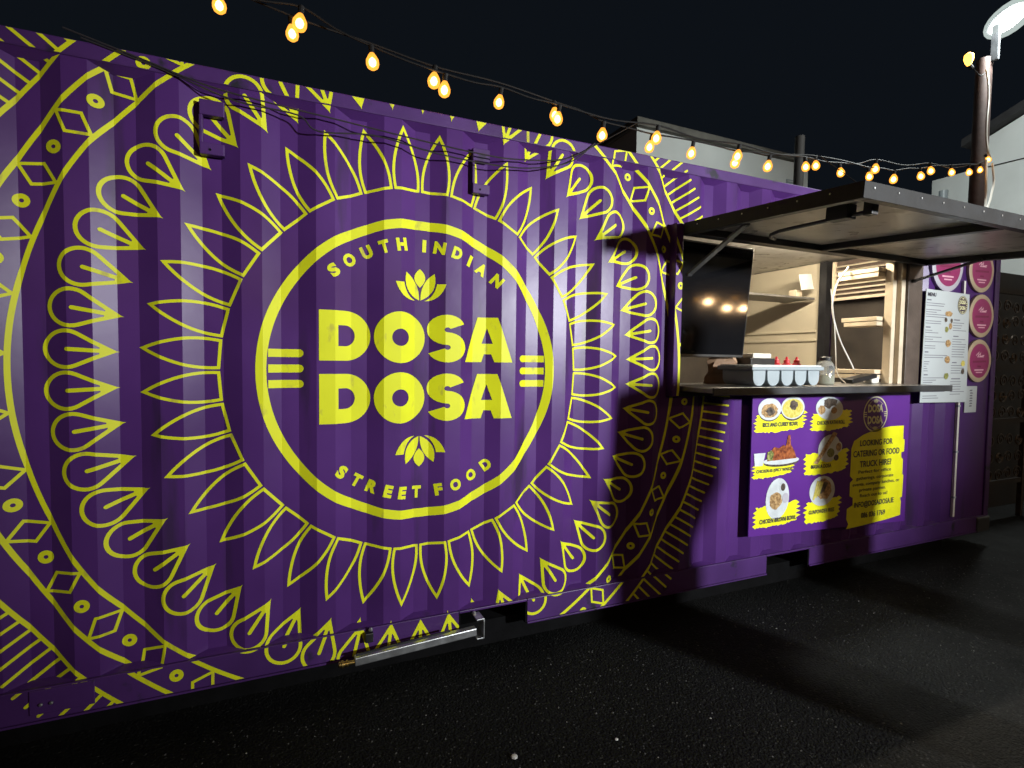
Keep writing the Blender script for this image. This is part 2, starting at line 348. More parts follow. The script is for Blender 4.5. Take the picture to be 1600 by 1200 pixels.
for (a, b, m_) in (((1.500, -.04, 1.795), (1.530, -.40, 1.992), DARKM), ((3.50, -.04, 1.90), (3.545, -.40, 1.99), BLACKM)):
    s_ = MB().bar(Z([a])[0], Z([b])[0], .012, .034, (1,0,0)).build('flap_stay', m_, CT, bevel=.002)
    for q in (a, b): MB().lathe(Z([q])[0], [(.012, -.014), (.012, .014), (.007, .018)], 8, 'x').build('pivot_bolt', BLACKM, s_)
MB().box(FU0+.06, FU1-.06, -.040, -.021, 2.040+G, 2.060+G).build('hinge', BLACKM, CT)
# ------------------------------------------------------------------ tie brackets under the top rail
for u in (.25, -.843):
    b = MB(); b.box(u, u+.084, -.010, .02, 2.228+G, 2.285+G); b.box(u, u+.084, -.012, .02, 2.080+G, 2.124+G); b.box(u-.002, u+.011, -.009, .02, 2.1235+G, 2.2285+G)
    o = b.build('tie_bracket', RAILP, CT, bevel=.003)
    MB().lathe((u+.035, -.0125, 2.098+G), [(.005, .002), (.005, -.001)], 8, 'y').build('bolt_hole', UNDER, o)
# ------------------------------------------------------------------ silver drawbar on the bottom rail
db = MB(); db.bar((-.285, -.075, .022+G), (.268, -.060, .040+G), .035, .036); bar_ = db.build('drawbar', GALV, CT, bevel=.004)
MB().bar((-.28, -.088, .052+G), (.14, -.072, .068+G), .006, .008).build('thin_rod', DARKM, bar_)
lt = MB()
for i, (r0, xx) in enumerate(((.011, -.352), (.016, -.345), (.012, -.334), (.017, -.325), (.012, -.316), (.010, -.305), (.010, -.286))): lt.v += []
lt.lathe((-.352, -.078, .0185+G), [(.006, 0), (.011, .004), (.011, .012), (.015, .014), (.015, .022), (.011, .024), (.011, .032), (.014, .034), (.014, .040), (.009, .043), (.009, .072)], 12, 'x')
lt.build('brass_fitting', BRASS, bar_, smooth=True)
bk = MB(); bk.box(.262, .300, -.092, -.0145, .100+G, .106+G); bk.box(.2955, .3005, -.094, -.0145, .012+G, .099+G); bk.box(.262, .295, -.092, -.0145, .010+G, .016+G); bk.build('end_bracket', GALV, bar_, bevel=.001)
for q in ((.305, -.06, .085), (.27, -.03, .113), (-.21, -.03, .126)):
    MB().lathe(Z([q])[0], [(.009, -.008), (.009, .0), (.005, .005)], 8).build('bolt', GALV, bar_)
MB().box(-.235, -.20, -.045, -.0145, .07+G, .112+G).build('latch_block', BLACKM, bar_, bevel=.004)
pl = MB().box(-1.39, -1.20, -.020, -.0145, .03+G, .118+G).build('cover_plate', RAILP, CT, bevel=.003)
for u in (-1.355, -1.325): MB().lathe((u, -.025, .068+G), [(.006, .001), (.006, -.003), (.003, -.006)], 8, 'y').build('rivet', GALV, pl)

# ================================================================== painted mandala
UC, VC = .0155, 1.257
def clip(poly, axis, val, keep_gt):
    out = []; n = len(poly)
    for i in range(n):
        a, b = poly[i], poly[(i+1) % n]; ia = (a[axis] >= val) == keep_gt; ib = (b[axis] >= val) == keep_gt
        if ia: out.append(a)
        if ia != ib:
            t = (val-a[axis])/(b[axis]-a[axis]); out.append((a[0]+(b[0]-a[0])*t, a[1]+(b[1]-a[1])*t))
    return out
ALLZ = zones + zones_top + zones_bot + zones_post
def decal(name, polys, m, parent, layer=0, zs=None, off=.0012):
    """thin paint film: convex 2-D polygons in (u, z) laid on the folded sheet"""
    zs = ALLZ if zs is None else zs
    mb = MB()
    for item in polys:
        p, ly = item if isinstance(item, tuple) and len(item) == 2 and isinstance(item[1], int) else (item, 0)
        x0 = min(q[0] for q in p); x1 = max(q[0] for q in p); z0 = min(q[1] for q in p); z1 = max(q[1] for q in p)
        o = off + (layer+ly)*.00022
        for (a, b, c, d, ya, yb) in zs:
            if x1 <= a or x0 >= b or z1 <= c or z0 >= d: continue
            q = p
            if x0 < a: q = clip(q, 0, a, True)
            if x1 > b and q: q = clip(q, 0, b, False)
            if z0 < c and q: q = clip(q, 1, c, True)
            if z1 > d and q: q = clip(q, 1, d, False)
            if len(q) < 3: continue
            r = []
            for u, v in q:
                t = (u, ya+(yb-ya)*(u-a)/(b-a)-o, v+G)
                if not r or (abs(t[0]-r[-1][0]) + abs(t[2]-r[-1][2])) > 1e-6: r.append(t)
            if len(r) >= 3: mb.poly(r)
    if not mb.f: return None
    if name == 'painted_ring':              # each unbroken run of the ring is its own part
        key = {}; par_ = list(range(len(mb.f)))
        def find(i):
            while par_[i] != i: i = par_[i]
            return i
        for i, f in enumerate(mb.f):
            for j in f:
                k_ = (round(mb.v[j][0], 4), round(mb.v[j][2], 4))
                if k_ in key: par_[find(i)] = find(key[k_])
                else: key[k_] = i
        runs = {}
        for i in range(len(mb.f)): runs.setdefault(find(i), []).append(i)
        for r in runs.values():
            q = MB()
            for i in r: q.poly([mb.v[j] for j in mb.f[i]])
            q.build(name, m, parent)
        return None
    return mb.build(name, m, parent)
def ribbon(pts, wd, closed=False):
    n = len(pts); L_, R_ = [], []
    for i in range(n):
        p = pts[i]; a = pts[i-1] if (i > 0 or closed) else None; b = pts[(i+1) % n] if (i < n-1 or closed) else None
        def nrm(s, e):
            dx, dy = e[0]-s[0], e[1]-s[1]; l = math.hypot(dx, dy) or 1; return (-dy/l, dx/l)
        n1 = nrm(a, p) if a else None; n2 = nrm(p, b) if b else None
        if n1 and n2:
            mx, my = n1[0]+n2[0], n1[1]+n2[1]; l = mx*mx+my*my
            if l < .3: l = .3
            mx, my = 2*mx/l, 2*my/l
            ml = math.hypot(mx, my)
            if ml > 2.6: mx, my = mx/ml*2.6, my/ml*2.6
        else: mx, my = n1 or n2
        L_.append((p[0]+mx*wd/2, p[1]+my*wd/2)); R_.append((p[0]-mx*wd/2, p[1]-my*wd/2))
    out = []
    for i in range(n if closed else n-1):
        j = (i+1) % n; out.append([R_[i], R_[j], L_[j], L_[i]])
    return out
def disc(c, rx, rz=None, n=20, a0=0):
    rz = rx if rz is None else rz
    return [(c[0]+rx*math.cos(a0+2*math.pi*i/n), c[1]+rz*math.sin(a0+2*math.pi*i/n)) for i in range(n)]
def arc(c, r, a0, a1, n): return [(c[0]+r*math.cos(R(a0+(a1-a0)*i/n)), c[1]+r*math.sin(R(a0+(a1-a0)*i/n))) for i in range(n+1)]
def tess(*loops):
    flat = [q for l in loops for q in l]
    return [[flat[i] for i in t] for t in tessellate_polygon([[Vector((q[0], q[1], 0)) for q in l] for l in loops])]
def pol(r, a): return (UC + r*math.cos(a), VC + r*math.sin(a))
def polar_shape(pts, a):                    # pts: (radial, tangential offset in metres)
    ca, sa = math.cos(a), math.sin(a)
    return [(UC + r*ca - t*sa, VC + r*sa + t*ca) for r, t in pts]
C0 = (UC, VC)
MUR = CT
for r_, wd, nm in ((.655, .040, 'logo_ring'), (1.450, .0160, 'painted_ring'), (1.588, .0160, 'painted_ring'), (1.690, .0145, 'painted_ring')):
    decal(nm, ribbon(arc(C0, r_, 0, 360, 240)[:-1], wd, True), YELLOW, MUR)
jit = random.Random(3)
for i in range(40):                         # ring of pointed petals
    a = R(4.5 + 9*i); h = R(4.5)
    r1, r2 = .806, 1.058 + jit.uniform(-.006, .006); wb = r1*math.sin(h) - .0095
    sh = []
    for t in range(13):
        f = t/12; sh.append((r1 + (r2-r1)*f, wb*(1 + .15*math.sin(math.pi*min(1, f*1.15))*(1-f)) * (1 - f**2.7)))
    base = [(math.sqrt(r1*r1 - q*q) if True else 0, q) for q in (-wb*.5, 0, wb*.5)]
    loop = [(r, t) for r, t in sh] + [(r, -t) for r, t in sh[-2::-1]] + [(r1, q) for q in (-wb*.5, 0, wb*.5)]
    decal('painted_petal', ribbon(polar_shape(loop, a), .0118, True), YELLOW, MUR)
for i in range(54):                         # ring of teardrops with a stem
    a = R(360/54*(i+.5)); rc = .0655; rcn = 1.352 - rc; tip = 1.152
    al = math.acos(rc/(rcn-tip)); loop = [(tip, 0)]
    for t in range(25):
        q = math.pi - al - (2*math.pi - 2*al)*t/24 if False else (math.pi - al) - (2*(math.pi - al))*t/24
        loop.append((rcn + rc*math.cos(q), rc*math.sin(q)))
    ps = [(p, 0) for p in ribbon(polar_shape(loop, a), .0138, True)]
    ps.append((polar_shape([(tip-.020, 0), (tip+.036, -.0125), (tip+.036, .0125)], a), 1))
    ps += [(p, 2) for p in ribbon(polar_shape([(tip+.01, 0), (1.282, 0)], a), .0145)]
    ps.append((disc(polar_shape([(1.282, 0)], a)[0], .00725, n=12), 3))
    decal('painted_teardrop', ps, YELLOW, MUR, layer=1)
for i in range(44):                         # diamonds and dots between the two rings
    a = R(5.95 + 360/44*i); d_ = polar_shape([(1.458, 0), (1.520, .042), (1.582, 0), (1.520, -.042)], a)
    decal('painted_diamond', ribbon(d_, .0108, True), YELLOW, MUR, layer=3)
    a = R(1.86 + 360/44*i); c = pol(1.522, a)
    decal('painted_dot', ribbon(disc(c, (.0155 if c[0] < 0 else .0135), n=18), (.017 if c[0] < 0 else .0135), True), YELLOW, MUR, layer=3)
for i in range(218):                        # outer fringe of short strokes
    a = 2*math.pi*(i+.3)/218; ps = [(p, 0) for p in ribbon([pol(1.692, a), pol(1.852, a)], .0112)]; ps.append((disc(pol(1.852, a), .0056, n=10), 1))
    decal('painted_stroke', ps, YELLOW, MUR, layer=2)
for s_, zz in ((-1, (.072, .008, -.056)), (1, (.062, .002, -.060))):
    for z_ in zz:
        x0, x1 = s_*.628, s_*.510
        q = [(UC+x0, VC+z_-.0165), (UC+x1, VC+z_-.0165), (UC+x1, VC+z_+.0165), (UC+x0, VC+z_+.0165)]
        if s_ > 0: q = q[::-1]
        decal('logo_bar', [(q, 0), (disc((UC+x1, VC+z_), .0165, n=18), 1)], YELLOW, MUR, layer=3)
# big lettering
def glyph_D(x, z, wd, h):
    o = [(x, z), (x, z+h)]; cx = x+wd-h/2*.98; n = 22
    o += [(cx + h/2*.98*math.sin(math.pi*i/n), z+h/2+h/2*math.cos(math.pi*i/n)) for i in range(n+1)]
    st = .078; i0 = x+st; t = .062; hr = h/2-t; c2 = cx-.002
    inn = [(i0, z+t), (i0, z+h-t)] + [(c2 + hr*.92*math.sin(math.pi*i/n), z+h/2+hr*math.cos(math.pi*i/n)) for i in range(n+1)]
    return tess(o, inn[::-1])
def glyph_O(x, z, wd, h):
    c = (x+wd/2, z+h/2); return ribbon(disc(c, (wd+.082)/4, (h+.004+.088)/4, 48), .076, True)
def glyph_S(x, z, wd, h):
    th = .058; h2 = h+.006; ro = (h2-th)/4; cx = x+wd/2; fx_ = wd/2/(ro+th/2); z1 = z-.003+h2-th/2-ro; z0 = z-.003+th/2+ro; out = []
    for zc, a0, a1 in ((z1, 24, 270), (z0, 90, -156)):
        n_ = 18; pr = None
        for i in range(n_+1):
            a = R(a0+(a1-a0)*i/n_); ca, sa = math.cos(a), math.sin(a)
            o_ = (cx+(ro+th/2)*ca*fx_, zc+(ro+th/2)*sa); i_ = (cx+(ro-th/2)*ca*fx_, zc+(ro-th/2)*sa)
            if pr: out.append([pr[0], o_, i_, pr[1]])
            pr = (o_, i_)
    return out
def glyph_A(x, z, wd, h):
    c = x + wd/2 - .003; tw = .047; lw = .088
    o = [(x, z), (x+lw, z), (x+lw+.0135, z+.038), (x+wd-lw-.0135, z+.038), (x+wd-lw, z), (x+wd, z), (c+tw, z+h), (c-tw, z+h)]
    inn = [(c-.026, z+.088), (c+.026, z+.088), (c, z+.163)]
    return tess(o, inn[::-1])
for z_ in (.043, -.2265):
    for fn_, x0, wd in ((glyph_D, -.434, .214), (glyph_O, -.204, .226), (glyph_S, .034, .178), (glyph_A, .212, .236)):
        decal('logo_letter', fn_(UC+x0, VC+z_, wd, .213), YELLOW, MUR, layer=3)
# small lettering from the built-in typeface, emboldened
_txt = {}
def text_tris(s, bold=0.0, shear=0):
    key = (s, bold, shear)
    if key in _txt: return _txt[key]
    cu = bpy.data.curves.new('t', 'FONT'); cu.body = s; cu.size = 1; cu.offset = bold; cu.resolution_u = 3; cu.shear = shear
    ob = bpy.data.objects.new('t', cu); COL.objects.link(ob)
    dg = bpy.context.evaluated_depsgraph_get(); dg.update(); me = ob.evaluated_get(dg).to_mesh()
    vs = [(v.co.x, v.co.y) for v in me.vertices]; tr = [[vs[i] for i in p.vertices] for p in me.polygons]
    ob.evaluated_get(dg).to_mesh_clear(); bpy.data.objects.remove(ob); bpy.data.curves.remove(cu)
    xs_ = [q[0] for t in tr for q in t]; ys_ = [q[1] for t in tr for q in t]
    bb = (min(xs_), max(xs_), min(ys_), max(ys_)); _txt[key] = (tr, bb); return _txt[key]
def text_fit(s, u0, u1, z0, z1, bold=0.0, shear=0, capref=None):
    tr, bb = text_tris(s, bold, shear); cb = text_tris(capref, bold)[1] if capref else bb
    sx = (u1-u0)/(bb[1]-bb[0]); sz = (z1-z0)/(cb[3]-cb[2])
    return [[(u0+(q[0]-bb[0])*sx, z0+(q[1]-cb[2])*sz) for q in t] for t in tr]
wid = {'I': .017, 'S': .040, 'O': .050, 'U': .044, 'T': .040, 'H': .046, 'N': .048, 'D': .045, 'A': .052, 'R': .043, 'E': .036, 'F': .034}
def around(ch, r, ang, flip):
    wd = wid[ch]*1.05; h = .056; tr = text_fit(ch, -wd/2, wd/2, -h/2, h/2, .062)
    a = R(ang) - (math.pi/2 if not flip else -math.pi/2); ca, sa = math.cos(a), math.sin(a); c = pol(r, R(ang))
    return [[(c[0]+q[0]*ca-q[1]*sa, c[1]+q[0]*sa+q[1]*ca) for q in t] for t in tr]
for ch, ang in zip('SOUTHINDIAN', (131.4, 123.0, 114.6, 106.9, 98.9, 88.0, 81.2, 72.9, 65.5, 58.4, 49.4)):
    decal('logo_letter', around(ch, .566, ang, False), YELLOW, MUR, layer=3)
for ch, ang in zip('STREETFOOD', (-128.0, -120.0, -112.6, -105.2, -98.4, -91.2, -81.0, -72.6, -63.2, -54.2)):
    decal('logo_letter', around(ch, .556, ang, True), YELLOW, MUR, layer=3)
def lotus(cz, sgn, sc_=1.0, cx=None, cz0=None):
    cx = UC if cx is None else cx; out = []
    def leaf(pts): out.append(tess([(cx+x*sc_, cz+sgn*y*sc_) for x, y in pts]))
    n = 8
    def bez(a, b, c): return [((1-t)**2*a[0]+2*t*(1-t)*b[0]+t*t*c[0], (1-t)**2*a[1]+2*t*(1-t)*b[1]+t*t*c[1]) for t in [i/n for i in range(n+1)]]
    leaf(bez((-.001, .060), (-.050, .105), (0, .143)) + bez((0, .143), (.050, .105), (.001, .060))[1:])
    for s in (-1, 1):
        m = lambda L__: [(s*x, y) for x, y in L__]
        leaf(m(bez((.003, .002), (.002, .085), (.066, .124)) + bez((.066, .124), (.085, .035), (.003, .002))[1:-1]))
        leaf(m(bez((.022, .0), (.066, .018), (.076, .078)) + [(.115, .078)] + bez((.115, .078), (.09, .0), (.022, .0))[1:-1]))
    return [(p, i % 3) for i, l in enumerate(out) for p in l]
decal('lotus_flower', lotus(VC+.318, 1), YELLOW, MUR, layer=3)
decal('lotus_flower', lotus(VC-.297, -1), YELLOW, MUR, layer=3)

# ================================================================== inside the kitchen
MB().box(4.40, 4.44, 1.33, WI-.01, .118+G, 2.32+G).build('inner_panel', CREAM, CT)
for z in (1.555, 1.645, 1.28): MB().box(4.380, 4.3995, 1.361, WI-.06, z-.014+G, z+.010+G).build('panel_moulding', CREAM, CT, bevel=.003)
MB().box(4.385, 4.3995, 1.332, 1.36, .12+G, 2.3+G).build('panel_moulding', CREAM, CT, bevel=.003)
MB().box(4.36, 4.44, 1.25, 1.325, .118+G, 2.32+G).build('door_jamb', BLACKM, CT)
MB().box(4.46, 4.48, .10, 1.25, .118+G, 2.32+G).build('inner_panel', INDARK, CT)
MB().box(UL+.03, 4.5, .065, WI, 2.325+G, 2.345+G).build('ceiling', PLY, CT)
MB().box(UL+.05, 4.39, WI-.04, WI-.01, .12+G, 2.32+G).build('inner_panel', INDARK, CT)
MB().box(1.475, 3.46, .065, .075, 2.04+G, 2.325+G).build('ceiling_trim', PLY, CT)
MB().box(2.6, 4.35, 1.36, 1.72, 1.955+G, 1.975+G).build('wall_shelf', STEEL, CT, bevel=.002)
MB().box(1.5, 4.3, 1.55, WI-.05, .9+G, .94+G).build('rear_worktop', STEEL, CT, bevel=.003)
MB().box(1.475, 1.50, .065, 1.1, .12+G, 2.32+G).build('partition', INDARK, CT)
st = MB(); st.box(3.372, 3.412, .02, .075, 1.179+G, 2.03+G); st.build('timber_stud', WOOD, CT, bevel=.002)
st = MB(); st.box(3.415, 3.458, -.012, .075, 1.179+G, 2.03+G); st.build('timber_stud', WOOD, CT, bevel=.002)
for z, l in ((1.985, .30), (1.95, .30), (1.640, .26), (1.605, .24), (1.262, .34), (1.225, .34)):
    MB().box(3.30, 3.46, .078, .078+l, z-.015+G, z+.014+G).build('timber_bracket', WOOD, CT, bevel=.002)
lamp = empty('ceiling_lamp', (3.2, .5, 2.30+G), 'warm strip lamp on the ceiling inside the container kitchen', 'lamp')
MB().box(2.55, 3.95, .47, .53, 2.285+G, 2.324+G).build('fitting', GREYP, lamp, bevel=.004)
MB().tube([(2.58, .5, 2.270+G), (3.92, .5, 2.270+G)], .014, 10).build('tube', TUBE, lamp)
tv = empty('television', (1.88, .16, 1.33+G), 'black glossy screen hanging at the left side of the serving hatch', 'television')
tv.rotation_euler = (0, 0, 0)
b = MB(); b.prism([(1.49, 1.345+G), (2.105, 1.345+G), (2.172, 2.028+G), (1.49, 2.038+G)], .135, .185); b.build('casing', PLASTIC_B, tv, bevel=.004)
b = MB(); b.poly([(1.50, .1335, 1.362+G), (2.098, .1335, 1.362+G), (2.162, .1335, 2.020+G), (1.50, .1335, 2.028+G)]); b.build('screen', SCREEN, tv)
cd = empty('condiment_caddy', (2.15, -.02, 1.178+G), 'grey plastic condiment caddy with a row of rounded pans on the counter', 'caddy')
b = MB(); b.box(1.86, 2.45, -.165, .10, 1.272+G, 1.296+G); b.build('rim', GREYP, cd, bevel=.006)
b = MB(); b.box(1.875, 2.435, -.155, .09, 1.2965+G, 1.303+G); b.build('lid', mat('frosted_lid', (.62,.66,.68), .25), cd, bevel=.002)
for i in range(5):
    x = 1.885 + i*.112; w_ = .098
    pr = [(x, 1.271+G), (x+.002, 1.235+G)] + [(x+w_/2-w_/2*.96*math.cos(math.pi*t/10), 1.226+G-.045*math.sin(math.pi*t/10)) for t in range(11)] + [(x+w_-.002, 1.235+G), (x+w_, 1.271+G)]
    b = MB().prism(pr, -.148, .08); b.build('pan', GREYP, cd, bevel=.003)
jr = empty('glass_jar', (2.68, .0, 1.178+G), 'clear jar with a black flip cap standing right of the grey caddy', 'jar')
b = MB().lathe((2.68, 0, 1.179+G), [(.05, 0), (.056, .006), (.056, .115), (.045, .14), (.032, .155)], 20); b.build('body', GLASSJ, jr, smooth=True)
b = MB().lathe((2.68, 0, 1.183+G), [(.045, 0), (.052, .004), (.052, .055)], 20); b.build('contents', LIQ, jr, smooth=True)
b = MB().lathe((2.68, 0, 1.3345+G), [(.034, 0), (.034, .02), (.028, .024)], 16); b.box(2.67, 2.735, -.008, .008, 1.353+G, 1.362+G); b.build('cap', PLASTIC_B, jr)
for x, y, lab in ((2.44, .17, 'red sauce bottle behind the caddy, nearest the television'), (2.535, .17, 'red sauce bottle behind the caddy, between the other two red ones'), (2.63, .17, 'red sauce bottle directly behind the clear jar')):
    t = empty('sauce_bottle', (x, y, 1.178+G), lab, 'bottle', 'red bottles on the counter')
    MB().lathe((x, y, 1.179+G), [(.035, 0), (.038, .005), (.038, .10), (.030, .125), (.018, .138)], 14).build('body', REDB, t, smooth=True)
    MB().lathe((x, y, 1.3175+G), [(.019, 0), (.019, .018), (.010, .022), (.006, .04)], 12).build('cap', REDB, t, smooth=True)
t = empty('napkin_box', (2.30, .2, 1.178+G), 'black napkin box with a white top behind the grey caddy', 'box')
MB().box(2.17, 2.38, .13, .29, 1.179+G, 1.345+G).build('box_body', PLASTIC_B, t, bevel=.004); MB().box(2.21, 2.37, .15, .27, 1.3455+G, 1.375+G).build('napkins', PAPER, t, bevel=.006)
t = empty('paper_bag', (1.98, .22, 1.178+G), 'brown crumpled paper bag below the corner of the screen', 'bag')
b = MB(); rr = random.Random(5)
for i in range(7):
    for k in range(10):
        a = 2*math.pi*k/10; q = (.10 if i < 5 else .06)*(1+rr.uniform(-.16, .16)); b.v.append((2.04+q*1.25*math.cos(a), .24+q*.6*math.sin(a), 1.179+G+i*.036+rr.uniform(-.008, .008)*(i > 0)))
for i in range(6):
    for k in range(10): b.face((i*10+k, i*10+(k+1) % 10, (i+1)*10+(k+1) % 10, (i+1)*10+k))
b.build('bag', mat('kraft_paper', (.20, .12, .07), .75, bump=.2, bscale=20), t)
t = empty('louvre_heater', (4.40, .93, 1.94+G), 'wall heater with horizontal louvres high on the far kitchen wall', 'heater')
MB().box(4.40, 4.455, .66, 1.19, 1.93+G, 2.30+G).build('housing', BROWN, t, bevel=.004)
for i in range(7): MB().obox((4.385, .925, 1.985+i*.044+G), (.016, 0, .008), (0, .245, 0), (-.001, 0, .002)).build('louvre', CREAM, t)
MB().box(4.372, 4.399, .655, 1.20, 1.925+G, 1.95+G).build('trim', WOOD, t); MB().box(4.372, 4.399, 1.175, 1.20, 1.951+G, 2.30+G).build('trim', WOOD, t)
t = tag(MB().obox((4.2, 1.345, 2.12+G), (.10, .01, .012), (.0, .002, .0), (-.012, .008, .075)).build('paper_sheet', PAPER), 'white paper sheet pinned up beside the black door jamb inside', 'paper')
tag(MB().box(4.13, 4.22, 1.40, 1.48, 1.976+G, 2.045+G).build('small_carton', WOOD, bevel=.003), 'small pale carton standing on the wall shelf inside the kitchen', 'carton')
def smoothpath(pts, n=6):
    pts = [Vector(q) for q in pts]; out = []
    for i in range(len(pts)-1):
        p0, p1, p2, p3 = pts[max(i-1, 0)], pts[i], pts[i+1], pts[min(i+2, len(pts)-1)]
        for k in range(n):
            t = k/n; out.append(.5*((2*p1)+(-p0+p2)*t+(2*p0-5*p1+4*p2-p3)*t*t+(-p0+3*p1-3*p2+p3)*t**3))
    out.append(pts[-1]); return out
tag(MB().tube(smoothpath(Z([(3.30, .30, 2.03), (3.16, .28, 1.90), (3.10, .27, 1.72), (3.16, .25, 1.50), (3.30, .24, 1.30), (3.34, .22, 1.181)])), .0065, 6).build('thick_cable', CABLEW, smooth=True), 'thicker white cable curving down inside the hatch to the card reader', 'cable')
tag(MB().tube(smoothpath(Z([(3.05, .25, 1.85), (3.06, .22, 1.60), (3.03, .18, 1.40), (2.97, .12, 1.25), (2.96, .05, 1.184)])), .0035, 6).build('thin_cable', CABLEW, smooth=True), 'thin white cord hanging straight down to the counter inside the hatch', 'cable')
t = empty('card_reader', (3.15, .08, 1.178+G), 'dark tilted card terminal on the counter beside the timber stud', 'card reader')
MB().obox((3.14, .08, 1.215+G), (.13, 0, .020), (0, .045, 0), (-.003, 0, .016)).build('body', PLASTIC_B, t, bevel=.008); MB().obox((3.30, .10, 1.205+G), (.04, 0, 0), (0, .035, 0), (0, 0, .025)).build('paper_roll', PAPER, t, bevel=.01)

# ================================================================== boards and signs on the front
def flatz(y): return [(-99, 99, -99, 99, y, y)]
cb = empty('catering_board', (2.77, -.04, .20+G), 'purple printed board with six dishes and yellow catering notice under the counter', 'sign')
BY = -.030
MB().prism([(2.000, .262+G), (3.515, .195+G), (3.515, 1.122+G), (2.000, 1.122+G)], BY, BY+.010).build('panel', BOARDP, cb, bevel=.001)
MB().box(2.03, 2.07, BY+.0105, -.001, .30+G, 1.10+G).build('batten', BLACKM, cb); MB().box(3.44, 3.48, BY+.0105, -.001, .30+G, 1.10+G).build('batten', BLACKM, cb)
brr = random.Random(11)
def brush(u0, u1, z0, z1, tilt=.02):
    top_, bot_, rt, lf = [], [], [], []; n = 26
    for i in range(n+1):
        f = i/n; u = u0+(u1-u0)*f
        top_.append((u, z1 + tilt*(f-.5) + brr.uniform(-.006, .006))); bot_.append((u, z0 + tilt*(f-.5) + brr.uniform(-.005, .005) - .012*math.sin(f*3.1)))
    m_ = 9
    for i in range(1, m_):
        f = i/m_; rt.append((u1 + (brr.uniform(.012, .034) if i % 2 else brr.uniform(-.02, 0)), z1+(z0-z1)*f + tilt*.5)); lf.append((u0 - (brr.uniform(.008, .028) if i % 2 else brr.uniform(-.015, 0)), z0+(z1-z0)*f - tilt*.5))
    o = top_ + rt + bot_[::-1] + lf
    return tess(o)
def blob(u0, u1, z0, z1, n=26, k=.12, rs=1):
    q = random.Random(rs); c = ((u0+u1)/2, (z0+z1)/2)
    return [(c[0]+(u1-u0)/2*math.cos(2*math.pi*i/n)*(1-q.random()*k), c[1]+(z1-z0)/2*math.sin(2*math.pi*i/n)*(1-q.random()*k)) for i in range(n)]
def bd(name, polys, m, layer, par=None): return decal(name, polys, m, par or cb, layer=layer*3, zs=flatz(BY), off=.0006)
def cap(s, u0, u1, z, h): bd('lettering', text_fit(s, u0, u1, z, z+h, .025), INK, 6)
B = bd
B('brush_stroke', brush(2.03, 2.44, .905, 1.005), BOARDY, 1); cap('RICE AND CURRY BOWL', 2.085, 2.39, .925, .027)
B('brush_stroke', brush(2.52, 2.88, .895, 1.005), BOARDY, 1); cap('CHICKEN KATHI ROLL', 2.56, 2.825, .922, .025)
B('brush_stroke', brush(2.03, 2.35, .625, .715), BOARDY, 1); cap('CHICKEN 65 (SPICY WINGS)', 2.045, 2.35, .640, .027)
B('brush_stroke', brush(2.47, 2.86, .612, .745), BOARDY, 1); cap('MASALA DOSA', 2.52, 2.71, .640, .026)
B('brush_stroke', brush(2.05, 2.41, .318, .440), BOARDY, 1); cap('CHICKEN BIRYANI BOWL', 2.085, 2.40, .330, .028)
B('brush_stroke', brush(2.49, 2.80, .300, .430), BOARDY, 1); cap('GUNPOWDER FRIES', 2.515, 2.755, .345, .026)
def el(c, rx, rz, n=30, rot=0):
    o = disc((0, 0), rx, rz, n); ca, sa = math.cos(rot), math.sin(rot); return [(c[0]+x*ca-z*sa, c[1]+x*sa+z*ca) for x, z in o]
B('printed_bowl', [el((2.140, 1.012), .088, .054)], FOODD, 2); B('printed_bowl', [el((2.140, 1.034), .097, .068)], PLATE, 3); B('printed_food', tess(blob(2.065, 2.215, .975, 1.072, 26, .16, 2)), FOODB, 4)
B('printed_food', tess(blob(2.10, 2.19, .99, 1.05, 16, .4, 21)), FOODD, 5)
B('printed_bowl', [el((2.340, 1.018), .100, .062)], FOODD, 2); B('printed_bowl', [el((2.338, 1.038), .104, .071)], PLATE, 3); B('printed_food', [el((2.338, 1.034), .092, .060)], FOODY, 4); B('printed_food', tess(blob(2.30, 2.385, 1.02, 1.088, 18, .3, 4)), FOODD, 5)
B('printed_plate', [el((2.675, 1.026), .130, .076, rot=-.1)], PLATE, 3); B('printed_food', tess(blob(2.60, 2.76, 1.02, 1.10, 20, .3, 6)), FOODD, 4); B('printed_bowl', [el((2.715, 1.012), .042, .032)], PLATE, 5); B('printed_food', [el((2.715, 1.012), .028, .021)], FOODB, 6); B('printed_food', tess(blob(2.56, 2.64, .985, 1.05, 16, .3, 7)), FOODB, 5)
B('printed_plate', [el((2.255, .700), .150, .026)], FOODD, 2); B('printed_plate', [el((2.255, .712), .155, .024)], PLATE, 3); B('printed_food', tess([(2.13, .715), (2.15, .765), (2.19, .80), (2.23, .79), (2.27, .81), (2.29, .80), (2.305, .865), (2.325, .87), (2.33, .81), (2.365, .765), (2.385, .72)][::-1]), FOODR, 4)
B('printed_food', tess(blob(2.12, 2.19, .705, .785, 14, .4, 9)), FOODG, 5); B('printed_cup', [[(2.02, .768), (2.03, .69), (2.095, .69), (2.115, .768)]], PLATE, 5)
B('printed_plate', [el((2.685, .765), .105, .088, rot=.3)], PLATE, 3); B('printed_food', [[(2.545, .675), (2.58, .668), (2.76, .86), (2.72, .872)]], FOODB, 4); B('printed_food', [el((2.70, .735), .035, .03)], FOODG, 5); B('printed_bowl', [el((2.775, .77), .035, .036)], PLATE, 4); B('printed_food', [el((2.775, .77), .026, .027)], FOODB, 5); B('printed_food', [el((2.755, .70), .024, .02)], FOODD, 5)
